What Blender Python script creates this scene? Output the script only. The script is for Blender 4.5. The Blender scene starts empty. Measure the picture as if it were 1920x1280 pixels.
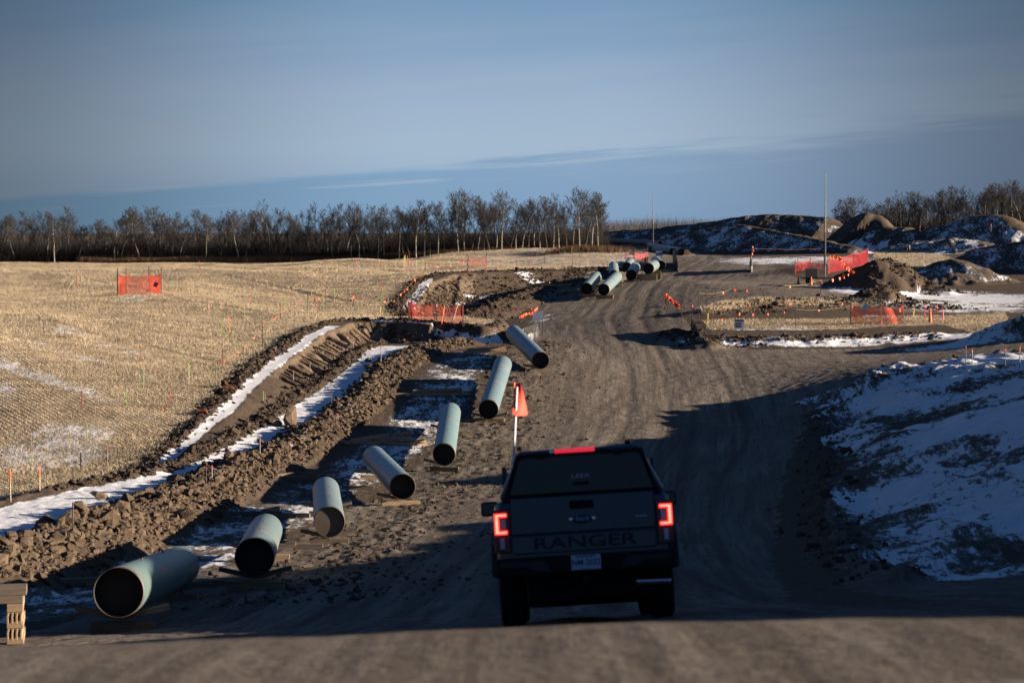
import bpy, math, random
import numpy as np
from mathutils import Vector, Matrix
R = math.radians
random.seed(7); rng = np.random.default_rng(11)
SC = bpy.context.scene
COL = SC.collection

# ------------------------------------------------------------------ camera
FPX = 4533.3; PITCH = R(-2.592)
cam = bpy.data.cameras.new('camera'); camo = bpy.data.objects.new('camera', cam); COL.objects.link(camo)
cam.lens = 85; cam.sensor_width = 36; cam.clip_start = .5; cam.clip_end = 9000
camo.location = (0, 0, 0); camo.rotation_euler = (R(90)+PITCH, 0, 0)
cam.dof.use_dof = True; cam.dof.focus_distance = 105; cam.dof.aperture_fstop = 3.2
SC.camera = camo
SC.view_settings.view_transform = 'Standard'; SC.view_settings.look = 'None'
SC.view_settings.exposure = 1.75; SC.view_settings.gamma = 1
EXP = 2.0 ** 1.75
# ------------------------------------------------------------------ sun and sky
SUN_EL = R(12.0); BETA = R(3)                      # low sun from the right, a little behind the camera
SD = Vector((math.cos(BETA)*math.cos(SUN_EL), -math.sin(BETA)*math.cos(SUN_EL), math.sin(SUN_EL)))
sl = bpy.data.lights.new('sun', 'SUN'); sl.energy = 4.2; sl.angle = R(.53); sl.color = (1, .83, .655)
so = bpy.data.objects.new('sun', sl); COL.objects.link(so)
so.rotation_euler = SD.to_track_quat('Z', 'Y').to_euler(); so.location = (60, -10, 40)
W = bpy.data.worlds.new('World'); SC.world = W; W.use_nodes = True
def sky():
    nt = W.node_tree; N = nt.nodes; L = nt.links; N.clear()
    def n(t, **k):
        x = N.new(t)
        for a, b in k.items(): setattr(x, a, b)
        return x
    def mth(op, a, b=None, c=None, clamp=False):
        x = n('ShaderNodeMath', operation=op); x.use_clamp = clamp
        for i, v in enumerate((a, b, c)):
            if v is None: continue
            if isinstance(v, (int, float)): x.inputs[i].default_value = v
            else: L.new(v, x.inputs[i])
        return x.outputs[0]
    def mix(f, a, b):
        x = n('ShaderNodeMix', data_type='RGBA')
        if isinstance(f, (int, float)): x.inputs[0].default_value = f
        else: L.new(f, x.inputs[0])
        for s, v in ((6, a), (7, b)):
            if isinstance(v, tuple): x.inputs[s].default_value = (*v, 1)
            else: L.new(v, x.inputs[s])
        return x.outputs[2]
    def rng_(v, a, b, c, d):
        x = n('ShaderNodeMapRange', interpolation_type='SMOOTHSTEP'); L.new(v, x.inputs[0])
        for i, q in enumerate((a, b, c, d)): x.inputs[i+1].default_value = q
        return x.outputs[0]
    out = n('ShaderNodeOutputWorld'); bg = n('ShaderNodeBackground'); L.new(bg.outputs[0], out.inputs[0])
    st = n('ShaderNodeTexSky', sky_type='NISHITA'); st.sun_disc = False; st.sun_elevation = SUN_EL
    st.sun_rotation = math.atan2(SD.x, SD.y); st.dust_density = .6; st.ozone_density = 2.2
    sk = n('ShaderNodeVectorMath', operation='SCALE'); L.new(st.outputs[0], sk.inputs[0]); sk.inputs['Scale'].default_value = .055
    tint = n('ShaderNodeVectorMath', operation='MULTIPLY'); L.new(sk.outputs[0], tint.inputs[0]); tint.inputs[1].default_value = (.20, .30, .45)
    tc = n('ShaderNodeTexCoord'); sep = n('ShaderNodeSeparateXYZ'); L.new(tc.outputs['Generated'], sep.inputs[0])
    x, y, z = sep.outputs
    az = mth('ARCTAN2', x, y)                       # 0 straight ahead, + to the right
    # layered veil of high cloud, elevation against colour
    cr = n('ShaderNodeValToRGB'); L.new(rng_lin(nt, z, 0, .12), cr.inputs[0])
    cr.color_ramp.interpolation = 'B_SPLINE'
    stops = [(0.0, (.20,.33,.52)), (.16, (.30,.43,.59)), (.27, (.385,.505,.635)), (.38, (.35,.475,.62)), (.50, (.315,.43,.585)),
             (.62, (.245,.37,.55)), (.72, (.21,.34,.51)), (.85, (.16,.30,.49)), (1.0, (.125,.255,.44))]
    while len(cr.color_ramp.elements) < len(stops): cr.color_ramp.elements.new(.5)
    for e, (p, c) in zip(cr.color_ramp.elements, stops): e.position = p; e.color = (*[v/EXP for v in c], 1)
    # streaks of the veil
    cmb = n('ShaderNodeCombineXYZ'); L.new(mth('MULTIPLY', az, 5.0), cmb.inputs[0]); L.new(mth('MULTIPLY_ADD', az, -6.0, mth('MULTIPLY', z, 75)), cmb.inputs[1])
    nz = n('ShaderNodeTexNoise'); nz.inputs['Scale'].default_value = 1.0; nz.inputs['Detail'].default_value = 6; nz.inputs['Roughness'].default_value = .55; L.new(cmb.outputs[0], nz.inputs['Vector'])
    veil = mix(mth('MULTIPLY', rng_(nz.outputs[0], .3, .72, 0, .55), rng_(z, .05, .092, 1, .25)), cr.outputs[0], tuple(v/EXP for v in (.365, .465, .585)))
    # low blue-grey bank rising to the right
    eb = mth('ADD', .0305, mth('MULTIPLY', az, .092)); eb = mth('ADD', eb, mth('MULTIPLY', mth('MULTIPLY', az, az), .06))
    cm2 = n('ShaderNodeCombineXYZ'); L.new(mth('MULTIPLY', az, 14.0), cm2.inputs[0]); L.new(mth('MULTIPLY_ADD', az, -11.0, mth('MULTIPLY', z, 210)), cm2.inputs[1])
    n2 = n('ShaderNodeTexNoise'); n2.inputs['Scale'].default_value = 1.0; n2.inputs['Detail'].default_value = 7; n2.inputs['Roughness'].default_value = .52; L.new(cm2.outputs[0], n2.inputs['Vector'])
    amp = rng_(az, -.06, .06, .004, .034)
    edge = mth('ADD', eb, mth('MULTIPLY', mth('SUBTRACT', n2.outputs[0], .5), amp))
    bl = rng_(mth('SUBTRACT', edge, z), -.0006, .0026, 0, .92); br_ = rng_(mth('SUBTRACT', edge, z), -.004, .013, 0, .80); rt = rng_(az, -.03, .12, 0, 1)
    bf = mth('ADD', mth('MULTIPLY', bl, mth('SUBTRACT', 1.0, rt)), mth('MULTIPLY', br_, rt))
    bcol = mix(rng_(az, -.2, .22, 0, 1), tuple(v/EXP for v in (.21, .37, .55)), tuple(v/EXP for v in (.235, .345, .52)))
    low = mix(bf, veil, bcol)
    # pale torn streaks below the edge of the bank
    cm3 = n('ShaderNodeCombineXYZ'); L.new(mth('MULTIPLY', az, 9.0), cm3.inputs[0]); L.new(mth('MULTIPLY_ADD', az, -19.0, mth('MULTIPLY', z, 260)), cm3.inputs[1])
    n3 = n('ShaderNodeTexNoise'); n3.inputs['Scale'].default_value = 1.1; n3.inputs['Detail'].default_value = 5; L.new(cm3.outputs[0], n3.inputs['Vector'])
    sf = mth('MULTIPLY', rng_(n3.outputs[0], .56, .70, 0, .55), mth('MULTIPLY', rng_(mth('SUBTRACT', eb, z), -.004, .004, 0, 1), rng_(mth('SUBTRACT', eb, z), .004, .016, 1, 0)))
    low = mix(sf, low, tuple(v/EXP for v in (.42, .50, .60)))
    # darkened toward both sides, painting a lens vignette into the sky colour
    fall = mth('MULTIPLY', rng_(mth('ABSOLUTE', mth('SUBTRACT', az, .0)), .03, .235, 1.0, .40), 1.0)
    sc = n('ShaderNodeVectorMath', operation='SCALE'); L.new(low, sc.inputs[0]); L.new(fall, sc.inputs['Scale'])
    fin = mix(rng_(z, .10, .30, 0, 1), sc.outputs[0], tint.outputs[0])
    L.new(fin, bg.inputs[0]); bg.inputs[1].default_value = 1.0
def rng_lin(nt, v, a, b):
    x = nt.nodes.new('ShaderNodeMapRange'); nt.links.new(v, x.inputs[0]); x.inputs[1].default_value = a; x.inputs[2].default_value = b
    return x.outputs[0]
sky()

# ------------------------------------------------------------------ numpy noise
def h2(ix, iy, s):
    n = (ix.astype(np.int64)*374761393 + iy.astype(np.int64)*668265263 + s*1442695041) & 0xffffffff
    n = ((n ^ (n >> 13))*1274126177) & 0xffffffff
    n = ((n ^ (n >> 15))*2246822519) & 0xffffffff
    return ((n ^ (n >> 16)) & 0xffffff)/float(0xffffff)
def vn(x, y, s=0):
    x = np.asarray(x, float); y = np.asarray(y, float)
    ix = np.floor(x); iy = np.floor(y); fx = x-ix; fy = y-iy; fx = fx*fx*(3-2*fx); fy = fy*fy*(3-2*fy)
    a = h2(ix, iy, s); b = h2(ix+1, iy, s); c = h2(ix, iy+1, s); d = h2(ix+1, iy+1, s)
    return (a+(b-a)*fx)*(1-fy)+(c+(d-c)*fx)*fy
def fbm(x, y, o=4, s=0, g=.5):
    t = 0; a = 1; n = 0
    for i in range(o):
        t = t+a*(vn(x*2**i+i*17.3, y*2**i-i*9.1, s+i)-.5); n += a; a *= g
    return t/n*2
def sst(x, a, b):
    t = np.clip((x-a)/(b-a), 0, 1); return t*t*(3-2*t)

# ------------------------------------------------------------------ photo pixel -> world helpers
cP, sP = math.cos(PITCH), math.sin(PITCH)
def ray(px, py):
    u = (px-960)/FPX; v = (640-py)/FPX
    return (u, cP-v*sP, sP+v*cP)
def at(px, py, D):
    r = ray(px, py); k = D/r[1]; return (r[0]*k, D, r[2]*k)
def AT(pts): return np.array([at(*p) for p in pts])

# ------------------------------------------------------------------ terrain
PT = np.array([(-60,-1.6),(9.3,-1.6),(12,-1.86),(15,-2.4),(18,-2.93),(25,-3.97),(32,-5.0),(43,-6.75),(55,-8.0),(69,-8.95),(83,-9.4),(96,-9.42),
 (112,-8.85),(126,-7.85),(150,-6.7),(185,-5.5),(220,-4.7),(260,-3.9),(300,-3.1),(340,-2.5),(380,-2.2),(430,-2.4),(520,-3.2),(700,-4),(3000,-4.0),(9000,-4.0)])
_yy = np.arange(-60, 9000, .5); _zz = np.interp(_yy, PT[:,0], PT[:,1])
def _sm(z, s):
    k = np.exp(-.5*(np.arange(-4*s, 4*s+1)/s)**2); k /= k.sum(); return np.convolve(np.pad(z, 4*s, 'edge'), k, 'valid')
_z1 = _sm(_zz, 2); _z2 = _sm(_zz, 10); _w = sst(_yy, 20, 60); _pf = _z1*(1-_w)+_z2*_w
def P(y): return np.interp(y, _yy, _pf)
class RBF:
    def __init__(s, pts, c=7, ky=.55):
        s.c = c; s.k = ky; p = np.array(pts); s.x = p[:,0]; s.y = p[:,1]*ky
        v = p[:,2]-P(p[:,1]); n = len(v)
        r = np.sqrt((s.x[:,None]-s.x)**2+(s.y[:,None]-s.y)**2+c*c)
        A = np.zeros((n+1, n+1)); A[:n,:n] = r - np.eye(n)*.6; A[n,:n] = 1; A[:n,n] = 1
        s.w = np.linalg.solve(A, np.append(v, 0))
    def __call__(s, x, y):
        o = np.full(np.shape(x), s.w[-1]); yk = y*s.k
        for i in range(len(s.x)): o = o+s.w[i]*np.sqrt((x-s.x[i])**2+(yk-s.y[i])**2+s.c**2)
        return o+P(y)
# pipe geometry: near face centre, distance, far face centre
PIPES = [(222,1110,43,337,1060),(477,1044,55,499,993),(617.5,978,70,611,918),(755,912,84,701,860),(832.5,852,96,845,773),(916,767.5,110,943,683),(1014,676,126,963,624)]
FARP = [(1100,541,189,1119,519),(1132,543,187,1156.5,519),(1151.6,516,217,1150,503),(1183.5,517,202,1191,501),(1216,503.5,200,1227,497),(1239.5,497,240,1229,488),(1176,506,232,1182,494)]
pad = []
for (px, py, D, qx, qy) in PIPES:
    a = at(px, py, D); pad.append((a[0], a[1], a[2]-.46-.27)); b = at(qx, qy, D+12.1); pad.append((b[0], b[1], b[2]-.46-.27))
for (px, py, D, qx, qy) in FARP[:6]:
    a = at(px, py, D); pad.append((a[0], a[1], a[2]-.46-.25))
pad += [(-3,5,-1.6),(3,5,-1.6),(-25,5,-1.5),(25,5,-1.6),(0,-30,-1.6),(40,-30,-1.6),(-40,-30,-1.6),(-2.3,12,-2.1),(-4,18,-3.3),(-5,25,-4.6),(-6.5,34,-5.9),(-12,12,-2.1),(-14,25,-4.6),(-16,40,-7.0),(.8,25,-3.97),(2,12,-1.87),
 (3,18,-2.93),(5,32,-5.0),(2,43,-6.75),(2,55,-7.95),(2,69,-8.95),(4,83,-9.4),(6,96,-9.42),(7,112,-8.85),(7,126,-7.85),(7.5,150,-6.7),(9,185,-5.5),(16,230,-4.5),(25,300,-3.1),(28,345,-2.4),(40,400,-2.4)]
pad += [at(*p) for p in [(1480,1120,36),(1480,1060,60),(1485,950,83),(1500,850,101),(1530,795,111),(1560,1000,71),(1600,1060,61),(1700,1092,53),(1900,1050,56),(1900,900,68),(1700,900,78),(1700,800,92),(1900,770,82),
 (1720,700,113),(1890,697,105),(1600,765,110),(1780,850,78),(1300,600,160),(1387,617,154),(1650,605,157),(1850,602,158),(1500,660,142),(1700,660,141),(1300,690,134),(1400,530,205),(1560,552,183),(1330,500,250),
 (1500,507,233),(1450,482,270),(1700,480,275),(1820,478,280),(1800,560,190),(1750,595,166),(1900,600,160),(1700,520,225),(1150,475,330),(1230,482,290),(1270,470,340),(1350,478,310)]]
pad += [(-22,60,-8.4),(-20,80,-9.2),(-13.5,93,-9.0),(-15,80,-9.15),(-11.8,108,-8.35),(-10.6,125,-7.45),(-9,135,-7.1),(-6,144,-6.9),(-1,140,-7.1),(-5,170,-6.8),(-4,185,-6.0),(-3,197,-5.5),(3,205,-4.9),
 (26,95,-5.2),(16,45,-5.5),(22,60,-6),(40,100,-5),(60,60,-3),(60,180,-4),(70,300,-2),(-60,60,-8),(-60,200,-5),(-60,350,-3)]
field = [(-18,84,-9.75)]+[at(*p) for p in [(0,495,345),(300,493,350),(640,499,320),(900,475,300),(1000,472,300),(1110,470,300),(150,545,188),(250,553,178),(374,511,250),(0,560,172),(0,620,142),(264,677,127),(92,770,106),(151,884,97),
 (20,935,88),(160,700,120),(0,800,103),(490,650,140),(600,585,173),(720,592,164),(760,501,250),(900,500,238),(1000,500,245),(1080,492,262),(240,880,93),(380,770,108),(500,660,130),(545,620,145),(620,602,154),(760,602,156),(860,607,153),(930,612,151),(800,516,205),(860,508,214),(1073,502,240),(500,540,200)]]
field += [(-50,90,-8),(-70,150,-6),(-120,350,-4.2),(-60,420,-4.2),(0,420,-3.4),(-100,60,-8),(-30,60,-9.4),(40,350,-2.5)]
PAD = RBF(pad, 5); FLD = RBF(field, 7)
# edge of the stubble: left side of this line is the field's level, right side is dug away
E = [(-60,40),(-24,62),(-19.2,80),(-18,85),(-14.9,93),(-13.8,108),(-13.2,130),(-13.0,143),(-11.6,154.5),(-7,156.5),(-3.7,152.5),(-1.8,150),(-.9,152.5),(-1.2,158),(-3.6,161.5),(-7.7,163),(-8.7,175),(-8.2,197),(-6.2,208),(-2.8,212),(4,220),(9,236),(12,262),(15,300),(13,345),(16,420),(20,1200)]
Epoly = E+[(-3000,1200),(-3000,40)]
def inpoly(x, y, poly):
    r = np.zeros(np.shape(x), bool); n = len(poly)
    for i in range(n):
        x1, y1 = poly[i][:2]; x2, y2 = poly[(i+1) % n][:2]
        if y1 == y2: continue
        c = ((y1 > y) != (y2 > y)) & (x < (x2-x1)*(y-y1)/(y2-y1)+x1); r ^= c
    return r
def pdist(x, y, pts):
    """distance to a polyline, arc length along it, index-interpolated z if given"""
    pts = np.array(pts, float); best = np.full(np.shape(x), 1e9); s = np.zeros(np.shape(x)); zc = np.zeros(np.shape(x)); sd = np.zeros(np.shape(x)); acc = 0
    for i in range(len(pts)-1):
        a, b = pts[i], pts[i+1]; dx, dy = b[0]-a[0], b[1]-a[1]; l2 = dx*dx+dy*dy; l = math.sqrt(l2)
        t = np.clip(((x-a[0])*dx+(y-a[1])*dy)/l2, 0, 1); d = np.hypot(x-a[0]-t*dx, y-a[1]-t*dy); m = d < best
        best = np.where(m, d, best); s = np.where(m, acc+t*l, s)
        sd = np.where(m, np.sign((x-a[0])*dy-(y-a[1])*dx), sd)
        if pts.shape[1] > 2: zc = np.where(m, a[2]+t*(b[2]-a[2]), zc)
        acc += l
    return best, s, zc, sd
# windrow of dug clods between bench and pipes (x, y, height above pad, half width)
WR = np.array([(-19,34,.7,2.4),(-14.6,48,1.0,2.5),(-13.0,56,1.0,2.5),(-12.1,71,.8,2.2),(-10.3,93,.5,1.8),(-8.1,107,.36,1.4),(-6.9,117,.28,1.3),(-6.35,128,.25,1.45),(-5.0,141,.30,1.6),(-3.2,147,.35,1.5)])
WR2 = np.array([(-4.6,166,.3,2.2),(-2.6,176,.6,2.4),(-.4,186,.7,2.4),(2.2,195,.7,2.4),(5.2,208,.5,2.2),(8.5,225,.4,2.0)])
RIDGES = [  # crest (px,py,D), side slope, crest rounding
 ([(1100,436,405),(1220,429,388),(1300,420,374),(1350,413,366),(1400,404,360),(1450,401,358),(1510,404,355),(1555,408,352),(1590,426,350),(1625,456,345)], .55, 1.2),
 ([(1270,446,345),(1330,428,335),(1390,421,328),(1440,430,320),(1500,441,312),(1560,454,300),(1600,461,296)], .5, .6),
 ([(1583,440,338),(1612,402,332),(1625,399,330),(1645,404,330),(1662,425,326)], .75, .6),
 ([(1668,426,320),(1702,425,318)], .6, 1.6),
 ([(1700,450,328),(1735,430,326),(1790,416,320),(1830,403,315),(1880,402,310),(1915,432,303),(1990,452,300)], .55, 1.2),
 ([(1730,452,300),(1790,446,296),(1835,455,290)], .35, 2),
 ([(1846,464,240),(1880,456,238),(1930,451,235),(2060,440,230),(2300,436,225)], .52, .8),
 ([(1925,545,212),(1980,540,212),(2060,530,210)], .4, 2),
 ([(1884,606,143),(1925,588,141),(2100,560,140)], .5, .8),
 ([(1612,500,196),(1640,488,196),(1665,484,197),(1700,501,198),(1740,526,198),(1778,545,196)], .62, .5),
 ([(1590,562,178),(1625,543,179),(1665,536,180),(1705,562,180),(1752,592,173)], .62, .5),
 ([(1318,582,165),(1350,570,167),(1400,561,170),(1460,559,171),(1520,561,173),(1590,559,175)], .6, .3),
 ([(1725,503,220),(1768,488,217),(1786,484,216),(1803,492,214)], .4, .6),
 ([(1692,692,119),(1728,680,115),(1850,684,110),(1980,690,106)], .42, .8),
 ([(1262,617,154),(1290,626,149),(1330,638,144)], .55, .3),
 ([(1330,628,146.5),(1450,630,146),(1600,626,147),(1760,622,148)], .5, .25),
 ([(1290,472,318),(1270,478,302),(1262,484,292)], .5, .4),
 ([(985,470,338),(1045,466,340),(1110,464,345)], .3, .5),
]
# spoil bank beyond the right edge of the road: its crest is what shades the road
def ridge_profile():
    b = [(1425,752),(1500,767),(1240,801),(1160,822),(1050,850),(930,884),(822,908),(1340,927),(1335,931),(905,958),(780,988),(640,1031),(520,1055)]
    out = []
    t = math.tan(SUN_EL); cb, sb = math.cos(BETA), math.sin(BETA)
    for px, py in b:
        ys = np.arange(20, 160, .1); r = ray(px, py); zr = r[2]/r[1]*ys; xs = r[0]/r[1]*ys
        i = np.argmax(zr < PAD(xs, ys)); X, Y, Z = xs[i], ys[i], zr[i]
        L = 0
        while X+L*cb < (Y-L*sb)*.212+6.5: L += .05
        out.append((Y-L*sb, Z+L*t))
    return out
RP = ridge_profile()
RP += [(122,-7.0)]
RP += [(52,-1.5),(47,-1.2),(43.6,-1.3),(41.2,-2.1),(38,-2.0),(35,-1.2),(31,-.4),(27,.4),(20,.5),(13,-.1),(9.45,-.4)]
RP = np.array(sorted(RP))
SHR = [(y*.212+6.5, y, z) for y, z in RP]
def s0f(y): return np.interp(y, [90,125,158,162], [1.05,1.6,1.6,1.6])
def cutw(y): return np.where(y < 98, .45, np.where(y < 124, .45+(y-98)/26*1.8, np.where(y > 160, 3.6, 2.25)))
def H(x, y, detail=True):
    pz = PAD(x, y); fz = FLD(x, y)
    ins = inpoly(x, y, Epoly); d, s, _, _ = pdist(x, y, E); s_ = np.where(ins, -d, d)
    s_ = s_+fbm(x*.8, y*.8, 3, 5)*.35
    s0 = s0f(y); w = cutw(y)
    k = np.clip((s_-s0)/w, 0, 1); k = k*.8+.2*sst(k, 0, 1)
    corner = (x > -5) & (y > 140) & (y < 165)
    k = np.where(corner, sst(s_, .2, 1.4), k)
    k = np.where(y > 236, sst(s_, 0, 6), k)
    z = fz*(1-k)+pz*k
    pit = k
    # berm of topsoil pushed along the edge
    berm = np.exp(-((s_-.3)/.4)**2)*.13*(y < 235)
    z = z+berm*(.7+.6*fbm(x*1.5, y*1.5, 2, 8))
    toe = np.exp(-((s_-(s0+w+.15))/.3)**2)*.12*(y < 215)*(~corner)
    z = z+toe*(1+fbm(x*2, y*2, 2, 9))
    # bucket marks down the cut face
    face = sst(s_, s0, s0+.35)*sst(s_, s0+w+.2, s0+w-.5)*(w > 1.9)*(~corner)*(y < 212)*((y < 160) | (x < -4.5))
    bw = (s+s_*1.0)/.9; bw = bw+.35*np.sin(bw*.9)+.25*vn(bw*.5, 0*bw, 44); fr = bw-np.floor(bw)
    z = z-face*(.34*np.exp(-((fr-.5)/.15)**2)+.16*vn(np.floor(bw+.5), 0*bw, 3)+.10*(1-np.abs(fr-.5)*2))
    # windrows
    for wr in (WR, WR2):
        dd, ss, hh, sd = pdist(x, y, wr); hw = np.interp(y, wr[:,1], wr[:,3])
        prof = np.clip(1-dd/(hw*(.85+.25*vn(ss*.5, 0*ss, 31))), 0, 1)**.8
        nz = np.abs(fbm(x*1.6, y*1.6, 4, 12))
        hgt = hh*prof*(.75+.5*vn(ss*.35, 0*ss, 21))+nz*prof**.5*.20
        z = z+np.where(prof > 0, hgt, 0)
    dist_n = fbm(x*.35, y*.35, 4, 2)
    for pts, sl, rr in RIDGES:
        A = AT(pts)
        if pts[0][0] > 0:
            m = (x > A[:,0].min()-16) & (x < A[:,0].max()+16) & (y > A[:,1].min()-18) & (y < A[:,1].max()+18)
            if not m.any(): continue
            dd, ss, zc, _ = pdist(x[m], y[m], A)
            rough = fbm(x[m]*1.1, y[m]*1.1, 4, 77)*.28+fbm(x[m]*.3, y[m]*.3, 3, 71)*.35
            # rills running down the sides
            rill = (vn(ss*1.4+dist_n[m]*.8, dd*.12, 15)-.5)*.5*np.clip(dd/3, 0, 1)
            zz = zc-sl*(np.sqrt(dd*dd+rr*rr)-rr)+(rough+rill)*np.clip(dd/1.0, .25, 1)
            zm = z[m]; hq = np.clip(.5+.5*(zz-zm)/.35, 0, 1); z[m] = zm*(1-hq)+zz*hq+.35*hq*(1-hq)
    dd, ss, zc, _ = pdist(x, y, SHR)
    zz = np.where((y > -5), zc-np.interp(y, [24,30,56,66], [.85,1.05,1.05,.62])*dd-np.clip(9.45-y, 0, 9)*2.5+fbm(x*.8, y*.8, 3, 91)*.2*np.clip(dd-.3, 0, 1), -99)
    z = np.maximum(z, np.where((y > 7.5) & (y < 126), zz, -99))
    # terraces and lumps of the snowed bank on the right
    bk = inpoly(x, y, BANK); db, sb_, _, _ = pdist(x, y, BANK); bm = np.where(bk, np.clip(db/1.5, 0, 1), 0)
    z = z+bm*(fbm(x*.22, y*.16, 4, 51)*.55+np.abs(fbm(x*.7+y*.25, y*.3, 3, 53))*.3-.06)
    lip = np.where(bk, 0, 0)+np.exp(-(db/.7)**2)*.35*(y > 48)*(y < 118)
    z = z+lip*(.6+fbm(x, y, 3, 56))
    if detail:
        zk = z.copy(); rd = (1-bm)
        soil = np.clip(pit*(d < 60), 0, 1)
        z = z+fbm(x*3.1, y*3.1, 3, 61)*.035*np.clip(soil+bm+.25, 0, 1)
        z = z+fbm(x*.9, y*.9, 3, 63)*.05*(s_ < 0)+fbm(x*.075+y*.02, y*.03, 3, 65)*1.05*sst(-s_, 1, 14)*(y < 330)
        # ruts along the haul road
        rdist, rs, _, rsd = pdist(x, y, ROAD); u = rdist*rsd
        rm = np.exp(-(rdist/6)**4)*(y < 330)
        z = z-rm*.7*(.05*np.exp(-((np.abs(u+.2+.5*np.sin(rs*.03))-1.0)/.3)**2)+.04*(vn(u*2.2+fbm(x*.1, y*.06, 2, 4)*2, rs*.05, 66)-.5))
        # rough churned strip between road and pipes
        cm = np.exp(-((u+6.2)/2.0)**2)*(y > 60)*(y < 150)
        z = z+cm*np.abs(fbm(x*2.4, y*1.6, 4, 67))*.12
        z = zk+(z-zk)*np.maximum(sst(y, 13, 32), .18)
    return z
BANK = [at(px, py, D)[:2] for px, py, D in [(1700,1098,51.5),(1610,1065,60),(1560,1000,71),(1545,900,91),(1530,800,110),(1610,765,112),(1690,700,119),(1740,684,118),(1990,680,118)]]+[(34,100),(22,60),(15,44)]
ROAD = [(.8,-30),(.8,12),(.9,25),(1.2,43),(1.7,62),(2.6,78),(4.2,95),(6.0,111),(7.0,130),(7.5,150),(7.8,168),(10.4,192),(16.5,228),(23,270),(26,310),(30,350),(40,420)]
Y0 = 15.0
ys = np.concatenate([np.arange(-30, 4, 2.0), np.arange(4, 12, .16), np.arange(12, 34, .2), np.arange(34, 62, .13), np.arange(62, 135, .165), np.arange(135, 225, .24), np.arange(225, 400, .5), np.arange(400, 520, 4), np.geomspace(520, 8000, 26)])
ac = np.concatenate([-np.geomspace(1.6, .225, 26)[:-1], np.linspace(-.222, .222, 600), np.geomspace(.225, 1.6, 26)[1:]])
GY, GA = np.meshgrid(ys, ac, indexing='ij'); GX = GA*(GY+Y0*(1+0*GY)); 
GX = np.where(GY < 0, GA*(Y0+8)*1.0+0*GY, GX) if False else GA*(np.maximum(GY, -12)+Y0)
GX[GY < 0] = (GA*Y0)[GY < 0]*1.0
GZ = H(GX.ravel(), GY.ravel()).reshape(GX.shape)
_yi = np.arange(len(ys)); _ai = np.arange(len(ac))
def zat(x, y):
    x = np.asarray(x, float); y = np.asarray(y, float)
    a = x/(np.maximum(y, 0)+Y0); fi = np.clip(np.interp(y, ys, _yi), 0, len(ys)-1.001); fj = np.clip(np.interp(a, ac, _ai), 0, len(ac)-1.001)
    i = fi.astype(int); j = fj.astype(int); u = fi-i; v = fj-j
    return (GZ[i,j]*(1-v)+GZ[i,j+1]*v)*(1-u)+(GZ[i+1,j]*(1-v)+GZ[i+1,j+1]*v)*u
_ry = np.concatenate([np.arange(15, 420, .12), np.arange(420, 3000, 5)])
def hit(px, py, ymin=16):
    r = ray(px, py); yy = _ry[_ry >= ymin]; zt = zat(r[0]/r[1]*yy, yy); zr = r[2]/r[1]*yy
    m = zr < zt
    i = int(np.argmax(m)) if m.any() else len(yy)-1
    y = yy[i]
    if i > 0:
        d0 = zr[i-1]-zt[i-1]; d1 = zt[i]-zr[i]; y = yy[i-1]+(yy[i]-yy[i-1])*d0/(d0+d1+1e-9)
    x = r[0]/r[1]*y; return Vector((x, y, float(zat(x, y))))

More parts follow.
